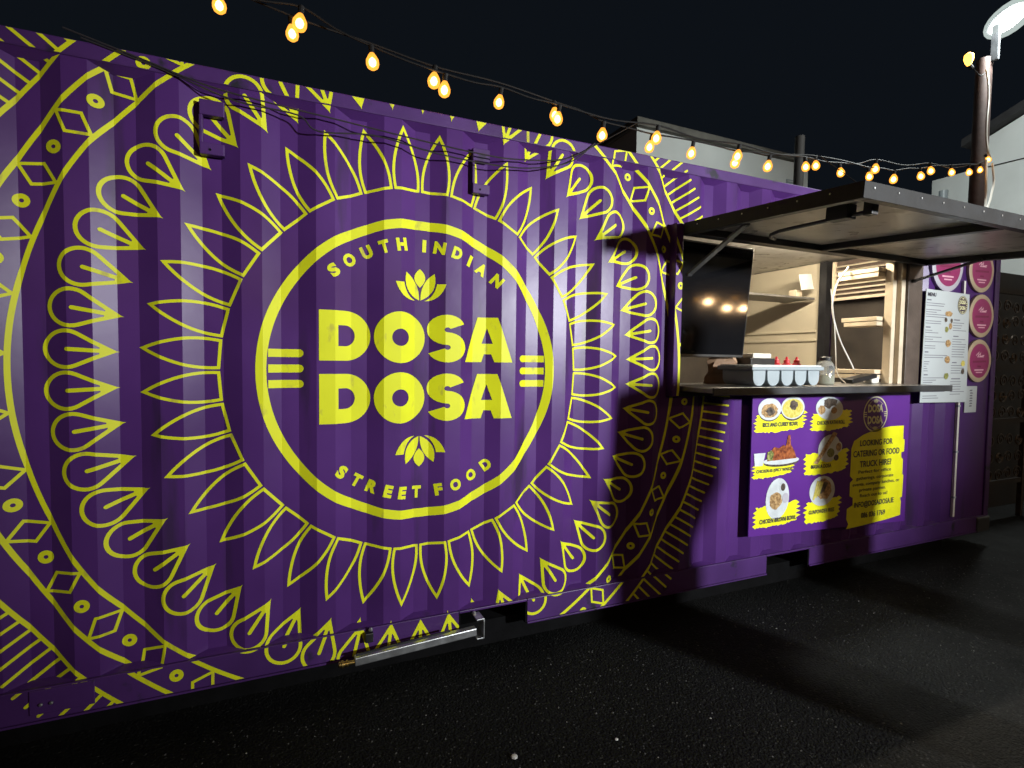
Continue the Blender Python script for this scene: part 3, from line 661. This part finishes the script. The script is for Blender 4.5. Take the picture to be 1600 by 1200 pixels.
B('printed_plate', [el((2.232, .476), .100, .128, rot=-.12)], PLATE, 3); B('printed_food', tess(blob(2.155, 2.275, .405, .520, 22, .2, 13)), FOODB, 4); B('printed_bowl', [el((2.275, .545), .028, .034)], PLATE, 5); B('printed_food', [el((2.275, .545), .020, .024)], FOODD, 6); B('printed_bowl', [el((2.300, .475), .028, .032)], RIMW, 5)
B('printed_plate', [el((2.635, .490), .120, .098)], PLATE, 3); B('printed_food', tess(blob(2.57, 2.73, .425, .575, 22, .16, 15)), FOODB, 4)
for i in range(5): B('printed_food', [[(2.545+i*.022, .44+i*.012), (2.562+i*.022, .435+i*.012), (2.60+i*.022, .555-i*.004), (2.583+i*.022, .562-i*.004)]], FOODY if i < 3 else FOODD, 5)
yb = [(2.93, .800), (3.02, .838), (3.14, .868), (3.30, .885), (3.455, .885), (3.455, .79), (3.472, .785), (3.47, .70), (3.44, .695), (3.442, .66), (3.462, .645), (3.462, .54), (3.475, .53), (3.47, .375), (3.448, .37), (3.46, .345), (3.458, .245), (3.30, .23), (3.05, .215), (2.885, .208), (2.905, .24), (2.882, .275), (2.885, .345), (2.94, .365), (2.94, .415), (2.905, .43), (2.905, .52), (2.935, .54), (2.902, .565), (2.905, .66), (2.905, .75)]
B('brush_stroke', tess(yb[::-1]), BOARDY, 1)
for s, u0, u1, z, h in (('LOOKING FOR', 2.99, 3.335, .762, .040), ('CATERING OR FOOD', 2.925, 3.415, .690, .042), ('TRUCK HIRE?', 2.995, 3.33, .618, .042), ('Perfect for office', 2.985, 3.33, .575, .022), ('gatherings, corporate', 2.965, 3.36, .532, .022), ('events, company lunches, or', 2.93, 3.43, .492, .022), ('private parties.', 3.00, 3.28, .452, .022), ('Reach out to us!', 3.01, 3.30, .412, .022), ('INFO@DOSADOSA.IE', 2.955, 3.375, .345, .036), ('086 036 1769', 3.03, 3.285, .268, .036)):
    bd('lettering', text_fit(s, u0, u1, z, z+h, .02 if h > .03 else .01, 0, 'H'), INK, 4)
def mini_logo(par, y, cx, cz, rx, rz, m, ring=True, lay=1):
    zs = flatz(y); dd = lambda nm, ps, l: decal(nm, ps, m, par, layer=(lay+l)*3, zs=zs, off=.0006)
    if ring: dd('logo_ring', ribbon(disc((cx, cz), rx, rz, 48), .009*rx/.12, True), 0)
    for i, z in enumerate((.012, -.068)): dd('logo_letter', text_fit('DOSA', cx-rx*.66, cx+rx*.66, cz+z*rz/.12+(0 if i == 0 else 0), cz+(z+.056)*rz/.12, .05), 0)
    for s in (-1, 1):
        for q in (.014, 0, -.014): dd('logo_bar', [[(cx+s*rx*.98, cz+q-.003), (cx+s*rx*.74, cz+q-.003), (cx+s*rx*.74, cz+q+.003), (cx+s*rx*.98, cz+q+.003)][::s]], 0)
    k_ = rx/.62
    dd('lotus_flower', [[(cx+(x-UC)*k_*1.1, cz+(z-VC)*k_*1.1) for x, z in p] for p, _l in lotus(VC+.40*rz/rx*.92, 1)], 0)
    dd('lotus_flower', [[(cx+(x-UC)*k_*1.1, cz+(z-VC)*k_*1.1) for x, z in p] for p, _l in lotus(VC-.40*rz/rx, -1)], 0)
    for txt, a0, a1, fl in (('SOUTH INDIAN', 135, 45, False), ('STREET FOOD', -132, -48, True)):
        for i, ch in enumerate(txt):
            if ch == ' ': continue
            an = a0+(a1-a0)*i/(len(txt)-1); wd = wid[ch]*k_*1.0; tr = text_fit(ch, -wd/2, wd/2, -.026*k_, .026*k_, .03)
            a = R(an) - (math.pi/2 if not fl else -math.pi/2); ca, sa = math.cos(a), math.sin(a); c = (cx+rx*.82*math.cos(R(an)), cz+rz*.82*math.sin(R(an)))
            dd('logo_letter', [[(c[0]+q[0]*ca-q[1]*sa, c[1]+q[0]*sa+q[1]*ca) for q in t] for t in tr], 0)
LOGOP = mat('pale_yellow_print', (.74, .72, .42), .5)
mini_logo(cb, BY, 3.140, .975, .122, .118, LOGOP)
cb.location.x += .02
# menu sheet
mn = empty('menu_board', (3.88, -.03, 1.04+G), 'white menu sheet with small print hanging right of the serving hatch', 'menu')
MY = -.300
def mp(u, z): return (3.325 + (u-3.63)*.90, z)
# the sheet hangs from the flap stay and counter end, a little in front of the wall
MYF = -.045
MB().prism([(3.622, 1.045+G), (4.196, 1.038+G), (4.170, 1.846+G), (3.640, 1.856+G)], MYF, MYF+.006).build('sheet', WHITE, mn, bevel=.001)
md = lambda nm, ps, m, l: decal(nm, ps, m, mn, layer=l*3, zs=flatz(MYF), off=.0006)
md('lettering', text_fit('MENU', 3.655, 3.755, 1.805, 1.832, .04), INK, 1)
rr = random.Random(21)
GREYT = mat('small_print', (.16, .16, .20), .6)
def line(u0, u1, z, h=.0045): md('text_line', [[(u0, z), (u1, z), (u1, z+h), (u0, z+h)]], GREYT, 1)
z = 1.775
for blk, ln in ((1, 2), (0, 4), (0, 2), (1, 2), (0, 3), (0, 2), (1, 2), (0, 5), (1, 3), (1, 2), (0, 2)):
    if blk: line(3.65, 3.65+rr.uniform(.04, .10), z, .009); z -= .020
    for i in range(ln): line(3.645, 3.645+(rr.uniform(.08, .28) if ln != 5 else rr.uniform(.03, .07)), z); z -= .0165
    z -= .014
z = 1.645
for blk, ln in ((1, 4), (1, 8), (1, 4), (1, 6)):
    line(3.985, 3.985+rr.uniform(.05, .12), z, .008); z -= .020
    for i in range(ln): line(3.975, 3.975+rr.uniform(.10, .18), z); z -= .0185
    z -= .026
for i, (u, z, a, b_) in enumerate(((3.915, 1.69, .05, .022), (3.90, 1.575, .022, .025), (3.945, 1.60, .022, .025), (3.925, 1.475, .036, .030), (3.925, 1.355, .036, .030), (3.92, 1.235, .03, .026), (4.125, 1.33, .028, .024), (4.125, 1.27, .022, .024), (3.885, 1.645, .018, .018), (3.955, 1.64, .014, .02))):
    md('printed_food', tess(blob(u-a, u+a, z-b_, z+b_, 18, .2, 40+i)), (FOODB, FOODG, FOODB, FOODB, FOODB, FOODG, FOODY, FOODD, FOODD, FOODD)[i], 2)
md('logo_disc', [el((4.085, 1.762), .062, .068)], mat('dark_purple_print', (.04, .015, .05), .5), 2)
mini_logo(mn, MYF, 4.085, 1.762, .056, .062, LOGOP, True, 3)
# round signs
def round_sign(u, z, r, rim, lab):
    t = empty('round_sign', (u, -.01, z-r+G), lab, 'sign', 'pink round signs beside the menu')
    MB().lathe((u, -.001, z+G), [(r-.004, 0), (r, -.004), (r, -.020), (r-.006, -.024), (r*.86, -.024)], 40, 'y').build('rim', rim, t, smooth=True)
    yy = -.0245
    q = lambda nm, ps, m, l: decal(nm, ps, m, t, layer=l*3, zs=flatz(yy), off=.0006)
    q('face', [disc((u, z), r*.80, n=40)], PINK, 0)
    rs = random.Random(int(u*100+z*1000))
    def scr(x0, x1, zz, h, m): q('printed_line', text_free(x0, x1, zz, h, rs), m, 1)
    q('script_mark', ribbon([(u-r*.30, z+r*.24), (u-r*.08, z+r*.40), (u-r*.14, z+r*.22), (u+r*.06, z+r*.36), (u+r*.02, z+r*.20), (u+r*.36, z+r*.26)], r*.05), PINKL, 1)
    q('script_mark', ribbon([(u-r*.22, z+r*.18), (u+r*.32, z+r*.19)], r*.035), PINKL, 2)
    q('printed_line', [[(u-r*.55, z-r*.10), (u+r*.55, z-r*.06), (u+r*.55, z+r*.03), (u-r*.55, z-.0)]], PINKD, 1)
    q('printed_line', [[(u-r*.16, z-r*.30), (u+r*.14, z-r*.30), (u+r*.14, z-r*.22), (u-r*.16, z-r*.22)]], PINKD, 1)
    q('printed_line', [[(u-r*.38, z-r*.46), (u+r*.36, z-r*.45), (u+r*.36, z-r*.39), (u-r*.38, z-r*.40)]], PINKL, 1)
    q('printed_line', [[(u-r*.26, z-r*.57), (u+r*.26, z-r*.56), (u+r*.26, z-r*.51), (u-r*.26, z-r*.52)]], PINKL, 1)
    return t
round_sign(3.925, 2.045, .190, RIMW, 'bright pink round sign with a white rim above the menu sheet')
round_sign(4.36, 2.040, .165, RIMC, 'pink round sign with cream rim, topmost in the column of three')
round_sign(4.388, 1.697, .165, RIMC, 'pink round sign with cream rim, middle one of the column')
round_sign(4.385, 1.352, .165, RIMC, 'pink round sign with cream rim, lowest in the column of three')
cdd = empty('notice_card', (4.33, -.01, .95+G), 'small white notice card below the lowest pink round sign', 'card')
MB().box(4.250, 4.408, -.008, -.002, .953+G, 1.156+G).build('sheet', WHITE, cdd)
q = lambda ps: decal('printed_mark', ps, GREYT, cdd, layer=0, zs=flatz(-.008), off=.0006)
for i in range(7): zz = 1.118-i*.020; q([[(4.315+rr.uniform(-.012, .004), zz), (4.345+rr.uniform(-.004, .014), zz), (4.345, zz+.010), (4.315, zz+.010)]])
ck = empty('cable_conduit', (4.155, -.02, .155+G), 'thin white conduit running down the flat purple end plate', 'conduit')
MB().box(4.143, 4.165, -.022, -.002, .155+G, 1.95+G).build('channel', CABLEW, ck, bevel=.003)
for z in (.3, .65, 1.0): MB().box(4.139, 4.169, -.0245, -.002, z+G, z+.014+G).build('clip', GREYP, ck)

# ================================================================== festoon lights and wires
def festoon(label, pts, bulbs):
    fr_ = random.Random(len(bulbs))
    t = empty('string_light', pts[0], label, 'string lights', 'festoon strings above the container')
    MB().tube(smoothpath(pts, 8), .0042, 6).build('cable', CABLEB, t, smooth=True)
    for (x, y, z, s, lean) in bulbs:
        s *= fr_.uniform(.86, 1.0); lean = (lean[0] + fr_.uniform(-.22, .22), lean[1] + fr_.uniform(-.22, .22))
        top = Vector((x, y, z + .062*s)); d = Vector((lean[0], lean[1], -1)).normalized()
        bm_ = MB(); bm_.tube([top + d*-.004, top + d*.030*s], .0125*s, 10)
        so = bm_.build('socket', CABLEB, t)
        lb = MB(); prof = [(.010, 0), (.017, .012), (.0245, .028), (.0255, .042), (.021, .056), (.011, .064), (.002, .066)]
        lb.lathe((0, 0, 0), [(a_*1.12, b_*1.08) for a_, b_ in prof], 14)
        rq = Vector((0, 0, 1)).rotation_difference(d); base = top + d*.030*s
        lb.v = [tuple(base + rq @ (Vector(q)*s)) for q in lb.v]
        gl = lb.build('bulb', ENVEL, t, smooth=True)
        fm = MB(); fm.lathe((0, 0, 0), [(.004, .018), (.012, .026), (.0165, .038), (.0135, .050), (.004, .058)], 10)
        fm.v = [tuple(base + rq @ (Vector(q)*s)) for q in fm.v]; fm.build('filament', BULB, gl, smooth=True)
def b3(x, y, z, s=1.0, lean=(0, 0)): return (x, y, z + G, s, lean)
A = [b3(-.778,0,2.654), b3(-.481,0,2.655), b3(-.206,-.0,2.569), b3(.12,0,2.526), b3(.39,0,2.524), b3(.70,0,2.505), b3(1.299,0,2.514), b3(1.882,0,2.514), b3(2.563,.11,2.588), b3(3.02,.20,2.652), b3(3.58,.31,2.798), b3(4.596,.51,2.995), b3(5.549,.70,3.185), b3(6.01,.79,3.40,1,(.6,-.3))]
Bb = [b3(-.52,.035,2.632), b3(.082,.04,2.568), b3(.689,.04,2.535), b3(.975,.03,2.487), b3(1.283,.03,2.478), b3(1.569,.03,2.491), b3(1.893,.03,2.488), b3(2.193,.06,2.523), b3(2.69,.136,2.624), b3(3.459,.288,2.716), b3(3.912,.378,2.79), b3(4.396,.474,2.91), b3(5.101,.613,3.09), b3(5.86,.757,3.276)]
def pathof(bl, wob, rs):
    q = random.Random(rs); pts = [(-1.6, .0, 2.86+G)]
    for x, y, z, s, l in bl: pts.append((x, y, z + .064))
    pts[-1] = (6.06, .80, 3.42+G if rs == 1 else 3.36+G); out = []
    for i, a in enumerate(pts):
        out.append(a)
        if i < len(pts)-1:
            b = pts[i+1]; m_ = [(a[j]+b[j])/2 for j in range(3)]; out.append((m_[0], m_[1]+q.uniform(-.01, .01), m_[2] - wob*(b[0]-a[0])))
    return out
festoon('string of warm round bulbs, the outer of two twisted festoon cables', pathof(A, .03, 1), A)
festoon('string of warm round bulbs, the inner of two twisted festoon cables', pathof(Bb, -.012, 2), Bb)
YB_ = [(x, -4.0, z - .33 + G, 1.1, (0, 0)) for x, z in ((-2.2, 2.78), (-1.5, 2.72), (-.8, 2.68), (-.1, 2.64), (.6, 2.62), (1.3, 2.61), (2.0, 2.60), (2.7, 2.60), (3.4, 2.61), (4.1, 2.62), (4.8, 2.63), (5.50, 2.64), (5.72, 2.70), (5.92, 2.66), (6.12, 2.62), (6.30, 2.71), (6.48, 2.63), (7.2, 2.72), (7.9, 2.78))]
festoon('string of warm bulbs spanning the yard between two timber posts', [(-3.0, -4.0, 2.95+G)] + [(x, y, z+.066) for x, y, z, s_, l_ in YB_] + [(8.6, -4.0, 2.95+G)], YB_)
for x, y, z, s_, l_ in YB_[::2]:  # fill lamps added under alternate unseen yard bulbs to lift the shadows
    d_ = bpy.data.lights.new('bulb_fill', 'POINT'); d_.energy = 14; d_.color = (1.0, .62, .30); d_.shadow_soft_size = .03
    o_ = bpy.data.objects.new('bulb_fill', d_); COL.objects.link(o_); o_.location = (x, y, z - .09)
for x, lb_ in ((-3.0, 'timber festoon post at the left end of the yard string'), (8.6, 'timber festoon post at the right end of the yard string')):
    tag(MB().tube([(x, -4, 0), (x, -4, 3.0+G)], [.06, .05], 10).build('festoon_post', POLEM, smooth=True), lb_, 'post')
tag(MB().tube(smoothpath(Z([(.92, -.004, 2.413), (1.16, .0, 2.565)])), .003, 5).build('guy_wire', CABLEB), 'thin guy wire tying the festoon to the container roof edge', 'wire')
tag(MB().tube(smoothpath(Z([(2.73, .14, 2.70), (2.95, -.15, 2.35), (3.0, -.45, 2.06)])), .003, 5).build('guy_wire', CABLEB), 'thin guy wire running from the festoon down to the serving flap', 'wire')
WIREB = mat('worn_wire', (.05, .045, .05), .3, metal=.3)
tag(MB().tube(smoothpath(Z([(-1.25, -.01, 2.44), (-1.02, -.012, 2.385), (-.80, -.03, 2.325), (-.55, -.035, 2.30), (-.35, -.04, 2.285), (-.05, -.045, 2.262), (.25, -.05, 2.245), (.45, -.045, 2.25), (.72, -.03, 2.30), (.92, -.01, 2.415)])), .0032, 6).build('loose_wire', WIREB, smooth=True), 'upper loose wire sagging across the top of the mandala', 'wire')
tag(MB().tube(smoothpath(Z([(-1.20, -.01, 2.418), (-.95, -.012, 2.36), (-.72, -.03, 2.29), (-.50, -.04, 2.275), (-.42, -.04, 2.225), (-.20, -.045, 2.245), (.05, -.05, 2.215), (.28, -.05, 2.205), (.52, -.045, 2.22), (.75, -.03, 2.29), (.90, -.01, 2.414)])), .0032, 6).build('loose_wire', WIREB, smooth=True), 'lower loose wire sagging across the top of the mandala', 'wire')

# ================================================================== pole and lamp at the right
PX, PY = 6.17, .92
po = empty('wooden_pole', (PX, PY, 0), 'brown timber pole beyond the container carrying the lamp and bulbs', 'pole')
MB().tube([(PX, PY, 0), (PX, PY, 2), (PX+.01, PY, 4.5+G)], [.085, .078, .068], 16).build('shaft', POLEM, po, smooth=True)
for i, pp in enumerate(([(5.98, .80, 4.30), (5.985, .78, 4.15), (6.0, .78, 3.98), (5.99, .78, 3.80), (6.0, .78, 3.62), (6.02, .77, 3.48), (6.07, .77, 3.40)], [(6.0, .77, 3.40), (5.99, .76, 3.2), (6.0, .76, 3.02), (5.95, .74, 2.88), (5.85, .72, 2.8)], [(6.11, .77, 3.38), (6.13, .76, 3.2), (6.10, .76, 3.08), (6.04, .75, 2.96), (5.92, .73, 2.82)])):
    MB().tube(smoothpath(Z(pp)), .011, 6).build('cable', CABLEW, po, smooth=True)
fl = empty('flood_lamp', (6.22, .80, 4.55+G), 'bright white flood lamp at the top of the brown pole', 'lamp')
MB().box(6.16, 6.20, .80, .86, 4.45+G, 4.80+G).build('bracket', DARKM, fl)
fdv = Vector((-.55, -.78, -.30)).normalized(); fx = fdv.cross(Vector((0,0,1))).normalized(); fz = fx.cross(fdv); fc = Vector((6.28, .78, 4.86+G))
el_ = MB(); el_.lathe((0, 0, 0), [(.03, -.5), (.6, -.42), (.95, -.18), (1.0, 0), (.95, .18), (.6, .42), (.03, .5)], 20)
lx = (fx*.80 - fz*.60).normalized(); lz = lx.cross(fdv).normalized()
hs = MB(); hs.v = [tuple(fc - fdv*.055 + lx*q[0]*.20 + lz*q[1]*.105 + fdv*q[2]*.11) for q in el_.v]; hs.f = list(el_.f); hs.mi = list(el_.mi); hs.build('housing', DARKM, fl, smooth=True)
hs = MB(); hs.v = [tuple(fc + lx*q[0]*.185 + lz*q[1]*.09 + fdv*q[2]*.09) for q in el_.v]; hs.f = list(el_.f); hs.mi = list(el_.mi); hs.build('led_panel', LED, fl, smooth=True)
HALO = envelope(); HALO.name = 'lamp_halo_glow'; nd = HALO.node_tree.nodes  # glowing shell added round the lamp to imitate its halo
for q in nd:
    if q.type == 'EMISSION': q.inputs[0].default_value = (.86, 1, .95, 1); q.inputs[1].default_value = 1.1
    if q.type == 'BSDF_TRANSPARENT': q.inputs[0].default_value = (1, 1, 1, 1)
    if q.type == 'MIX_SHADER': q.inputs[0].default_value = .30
hs = MB(); hs.v = [tuple(fc + fdv*.02 + lx*q[0]*.235 + lz*q[1]*.145 + fdv*q[2]*.2) for q in el_.v]; hs.f = list(el_.f); hs.mi = list(el_.mi); hs.build('halo_shell', HALO, fl, smooth=True)
_d = bpy.data.lights.new('flood_lamp_light', 'POINT'); _d.energy = 330; _d.color = (.93, 1, .97); _d.shadow_soft_size = .12
_o = bpy.data.objects.new('flood_lamp_light', _d); COL.objects.link(_o); _o.location = fc + fdv*.30
b = empty('pole_bulb', (5.85, .85, 4.32+G), 'single warm bulb on a bracket left of the pole top', 'bulb')
MB().tube(smoothpath(Z([(6.05, .85, 4.30), (5.95, .84, 4.25), (5.82, .84, 4.30)])), .006, 6).build('arm', CABLEB, b)
lb = MB().lathe((5.745, .84, 4.32+G), [(.012, -.02), (.03, .01), (.042, .05), (.038, .085), (.015, .105)], 14); lb.build('glow', mat('amber_bulb', (.9,.6,.25), .3, emit=(1.0, .44, .06), estr=4.5), b, smooth=True)
MB().tube(Z([(5.80, .84, 4.29), (5.75, .84, 4.31)]), .02, 8).build('socket', CABLEB, b)

# ================================================================== buildings and fence behind
bd_ = empty('white_outbuilding', (6, 4.2, 0), 'long white rendered outbuilding with grey coping behind the container', 'building')
BYW = 4.2
MB().box(4.22, 7.80, BYW, 8, 0, 4.72+G).build('wall', WALLW, bd_)
MB().prism([(4.16, 4.721+G), (7.87, 4.721+G), (7.87, 4.80+G), (4.16, 4.84+G)], BYW-.09, 8.05).build('coping', ROOFG, bd_, bevel=.01)
vt = MB().box(7.28, 7.56, BYW-.012, BYW-.001, 4.10+G, 4.42+G).build('vent', GREYP, bd_)
for i in range(7): MB().obox((7.42, BYW-.018, 4.13+i*.043+G), (.12, 0, 0), (0, .008, .010), (0, -.001, .001)).build('slat', WALLW, vt)
tag(MB().tube([(5.84, 2.8, 0), (5.84, 2.8, 4.35+G)], [.07, .06], 10).build('dark_post', FENCE, smooth=True), 'thin dark post standing between the container and the white outbuilding', 'post')
fe = empty('dark_fence', (10, 6, 0), 'dark boarded fence between the outbuilding and the gabled building', 'fence')
for i in range(22): MB().box(7.9+i*.262, 7.9+i*.262+.25, 5.4+(i % 2)*.015, 5.43+(i % 2)*.015, 0, 4.55+G+.03*(i % 3)).build('board', FENCE, fe)
gb = empty('gabled_building', (11, 0, 0), 'white gabled building with dark roof edge behind the pole', 'building')
mbw = MB(); n = len(mbw.v)
yA, yB, yR = 2.34, -4.6, -1.1; zE, zR = 4.62+G, 5.95+G
for x in (9.0, 15): mbw.v += [(x, yA, 0), (x, yB, 0), (x, yB, zE), (x, yR, zR), (x, yA, zE)]
mbw.face((0,1,2,3,4)); mbw.face((5,6,7,8,9)[::-1])
for i in range(5): j = (i+1) % 5; mbw.face((i, j, 5+j, 5+i))
mbw.build('wall', WALLW, gb)
rf = MB(); 
for ya, yb_, za, zb_ in ((yA+.12, yR, zE-.045, zR), (yB-.12, yR, zE-.045, zR)):
    rf.v += [(8.84, ya, za+.02), (15.1, ya, za+.02), (15.1, yb_, zb_+.02), (8.84, yb_, zb_+.02), (8.84, ya, za+.13), (15.1, ya, za+.13), (15.1, yb_, zb_+.13), (8.84, yb_, zb_+.13)]
    n = len(rf.v)-8
    for f in ((0,3,2,1),(4,5,6,7),(0,1,5,4),(1,2,6,5),(2,3,7,6),(3,0,4,7)): rf.face([n+i for i in f])
rf.build('roof', ROOFD, gb)
MB().box(9.15, 12, 2.46, 3.0, 0, 4.3+G).build('side_wall', WALLW, gb)
MB().tube([(9.0, 2.75, 0), (9.0, 2.75, 4.05+G)], .06, 10).build('drain_pipe', GREYP, gb, smooth=True)
MB().tube([(8.985, 1.1, 3.42), (8.985, 2.3, 3.62)], .008, 5).build('wall_cable', CABLEB, gb); MB().tube([(8.985, 1.1, 4.33), (8.985, 2.3, 4.37)], .008, 5).build('wall_cable', CABLEB, gb)
# scrollwork gate right of the container
gt = empty('scroll_gate', (5.3, .35, 0), 'dark wrought iron gate with scrollwork right of the container end', 'gate')
GYY = .36
for x in (4.70, 5.35, 6.0): MB().box(x-.02, x+.02, GYY-.02, GYY+.02, 0, 2.05+G).build('upright', IRON, gt, bevel=.003)
for z in (.20, .78, 1.28, 1.98): MB().box(4.721, 5.98, GYY-.012, GYY+.012, z+G, z+.045+G).build('cross_rail', FENCE, gt)
def scroll(cx, cz, r, s, f):
    return [(cx + s*r*(1-t/26)*math.cos(t*.42), GYY-.004, cz + f*r*(1-t/26)*math.sin(t*.42) + G) for t in range(24)]
rs = random.Random(9)
for z0 in (.30, .46, .62, .88, 1.04, 1.17, 1.40, 1.56, 1.72, 1.86):
    for i in range(8):
        x = 4.80 + i*.158
        if abs(x-5.35) < .05: continue
        MB().tube(scroll(x, z0+rs.uniform(-.01, .01), .062, 1 if i % 2 else -1, 1 if rs.random() < .6 else -1), .007, 5).build('scroll', IRON, gt)
MB().box(4.66, 8.9, .62, .66, 0, 2.25+G).build('backing_board', FENCE, gt)
tag(MB().box(6.3, 6.42, .25, .37, 0, 2.3+G).build('timber_post', BROWN, bevel=.005), 'brown timber post at the right edge beside the scroll gate', 'post')

# ================================================================== people whose shadows fall on the front
def person(loc, face, hgt, coat, trousers, label, skirt, elbow=.30, wide=1.0, lean=0):
    S = hgt/1.78
    me = bpy.data.meshes.new('person'); V = []; E = []; RAD = []
    def v(x, y, z, rx, ry=None): V.append(((x + lean*max(0, z-.9))*S, y*S, z*S)); RAD.append((rx*S, (ry or rx)*S)); return len(V)-1
    def chain(ids):
        for a, b in zip(ids, ids[1:]): E.append((a, b))
    pel = v(0, 0, .98, .165*wide, .12); bel = v(0, 0, 1.12, .155*wide, .115); che = v(0, .0, 1.32, .175*wide, .12); nb = v(0, 0, 1.47, .085, .08); nk = v(0, .01, 1.54, .055); 
    h1 = v(0, .025, 1.60, .070, .082); h2 = v(0, .03, 1.68, .080, .098); h3 = v(0, .02, 1.745, .058, .07); nose = v(0, .125, 1.655, .013)
    chain([pel, bel, che, nb, nk, h1, h2, h3]); E.append((h2, nose))
    for s in (-1, 1):
        sh = v(s*.185*wide, 0, 1.43, .068); e = v(s*elbow, -.05, 1.13, .055); wr = v(s*.20*wide, .10, .97, .045); hd = v(s*.165*wide, .125, .90, .042)
        chain([nb, sh, e, wr, hd])
        hp = v(s*.10, 0, .90, .105*wide, .105); kn = v(s*.125, .02, .50, .075); an = v(s*.135, -.01, .10, .05); toe = v(s*.15, .15, .045, .042)
        chain([pel, hp, kn, an, toe])
    me.from_pydata(V, E, []); ob = bpy.data.objects.new('tmp', me); COL.objects.link(ob)
    sk = ob.modifiers.new('skin', 'SKIN'); sk.use_smooth_shade = True
    for i, d in enumerate(me.skin_vertices[0].data): d.radius = RAD[i]; d.use_root = (i == 0)
    sb = ob.modifiers.new('sub', 'SUBSURF'); sb.levels = 2; sb.render_levels = 2
    dg = bpy.context.evaluated_depsgraph_get(); dg.update(); nm = bpy.data.meshes.new_from_object(ob.evaluated_get(dg)); bpy.data.objects.remove(ob)
    nm.materials.clear()
    for m_ in (coat, trousers, SKIN, SHOE): nm.materials.append(m_)
    for p_ in nm.polygons:
        z = p_.center.z/S; r = math.hypot(p_.center.x, p_.center.y)/S; p_.use_smooth = True
        p_.material_index = 2 if z > 1.53 else (0 if z > .86 else (1 if z > .12 else 3))
    o = bpy.data.objects.new('person', nm); COL.objects.link(o); o.location = loc; o.rotation_euler = (0, 0, face)
    tag(o, label, 'person')
    hr = MB(); N_ = 14
    for i in range(9):
        f = i/8; zz = 1.60+.185*f; rr_ = .092*math.sqrt(max(.02, 1-(max(0, f-.35)/.66)**2)); 
        for k in range(N_):
            a = 2*math.pi*k/N_; fr = 1.0 if math.sin(a) < .35 or f > .62 else .80
            hr.v.append(((rr_*.93*math.cos(a)*fr + lean*(zz-.9))*S, (rr_*1.16*math.sin(a)*fr+.018)*S, zz*S))
    for i in range(8):
        for k in range(N_): hr.face((i*N_+k, i*N_+(k+1) % N_, (i+1)*N_+(k+1) % N_, (i+1)*N_+k))
    hr.face([8*N_+k for k in range(N_)])
    h = hr.build('hair', HAIR, None, smooth=True); h.parent = o
    ct_ = MB(); N_ = 22                    # long loose coat
    for i, (zz, rx_, ry_, cx_) in enumerate(skirt):
        for k in range(N_): a = 2*math.pi*k/N_; ct_.v.append(((rx_*math.cos(a) + cx_)*S, ry_*math.sin(a)*(1+.04*math.sin(5*a))*S, zz*S))
    for i in range(len(skirt)-1):
        for k in range(N_): ct_.face((i*N_+k, i*N_+(k+1) % N_, (i+1)*N_+(k+1) % N_, (i+1)*N_+k))
    c_ = ct_.build('coat_skirt', coat, None, smooth=True); c_.parent = o
    return o
SKIN = mat('skin', (.42, .24, .16), .5, scale=20); SHOE = mat('shoe_leather', (.03,.025,.02), .4); HAIR = mat('dark_hair', (.02,.014,.01), .5, scale=60, bump=.3)
COATA = mat('dark_wool_coat', (.03, .03, .04), .9, scale=30, bump=.2); COATB = mat('olive_jacket', (.06, .06, .035), .8, scale=30, bump=.2); TROU = mat('denim', (.035, .045, .08), .85, scale=40, bump=.2)
def cast(u, frac):
    s = Vector((u, 0, 0)); q = s.lerp(Vector((FLOOD.x, FLOOD.y, 0)), frac); return (q.x, q.y, 0)
person(cast(1.386, .262), 0, 1.90, COATA, TROU, 'person in a long loose dark coat, leaning towards the serving hatch', [(1.53, .10, .09, .05), (1.49, .16, .14, -.04), (1.38, .20, .17, -.01), (1.25, .25, .19, .03), (1.10, .28, .20, .015), (.95, .235, .20, 0), (.82, .19, .19, -.02), (.5, .17, .18, -.02), (.2, .16, .17, -.02)], .14, .7, .27)
person(cast(2.93, .262), R(6), 1.84, COATB, TROU, 'person in a straight olive coat standing nearest the menu sheet', [(1.50, .10, .09, 0), (1.45, .18, .14, 0), (1.2, .19, .16, 0), (.9, .195, .17, 0), (.6, .19, .17, 0), (.35, .185, .17, 0)], .2, .9, 0)
# floodlight stand for the yard light
fs = empty('floodlight_stand', (FLOOD.x, FLOOD.y, 0), 'tall yard floodlight on a steel post facing the container', 'floodlight')
MB().tube([(FLOOD.x, FLOOD.y-.15, 0), (FLOOD.x, FLOOD.y-.15, FLOOD.z+.2)], .05, 12).build('post', DARKM, fs, smooth=True)
dv = (Vector((1.70, 0, 2.10+G)) - FLOOD).normalized(); dx = dv.cross(Vector((0,0,1))).normalized(); dz = dx.cross(dv)
MB().obox(FLOOD - dv*.06, dx*.20, dv*.05, dz*.15).build('housing', DARKM, fs, bevel=.01)
MB().obox(FLOOD - dv*.006, dx*.17, dv*.002, dz*.12).build('led_panel', LED, fs)
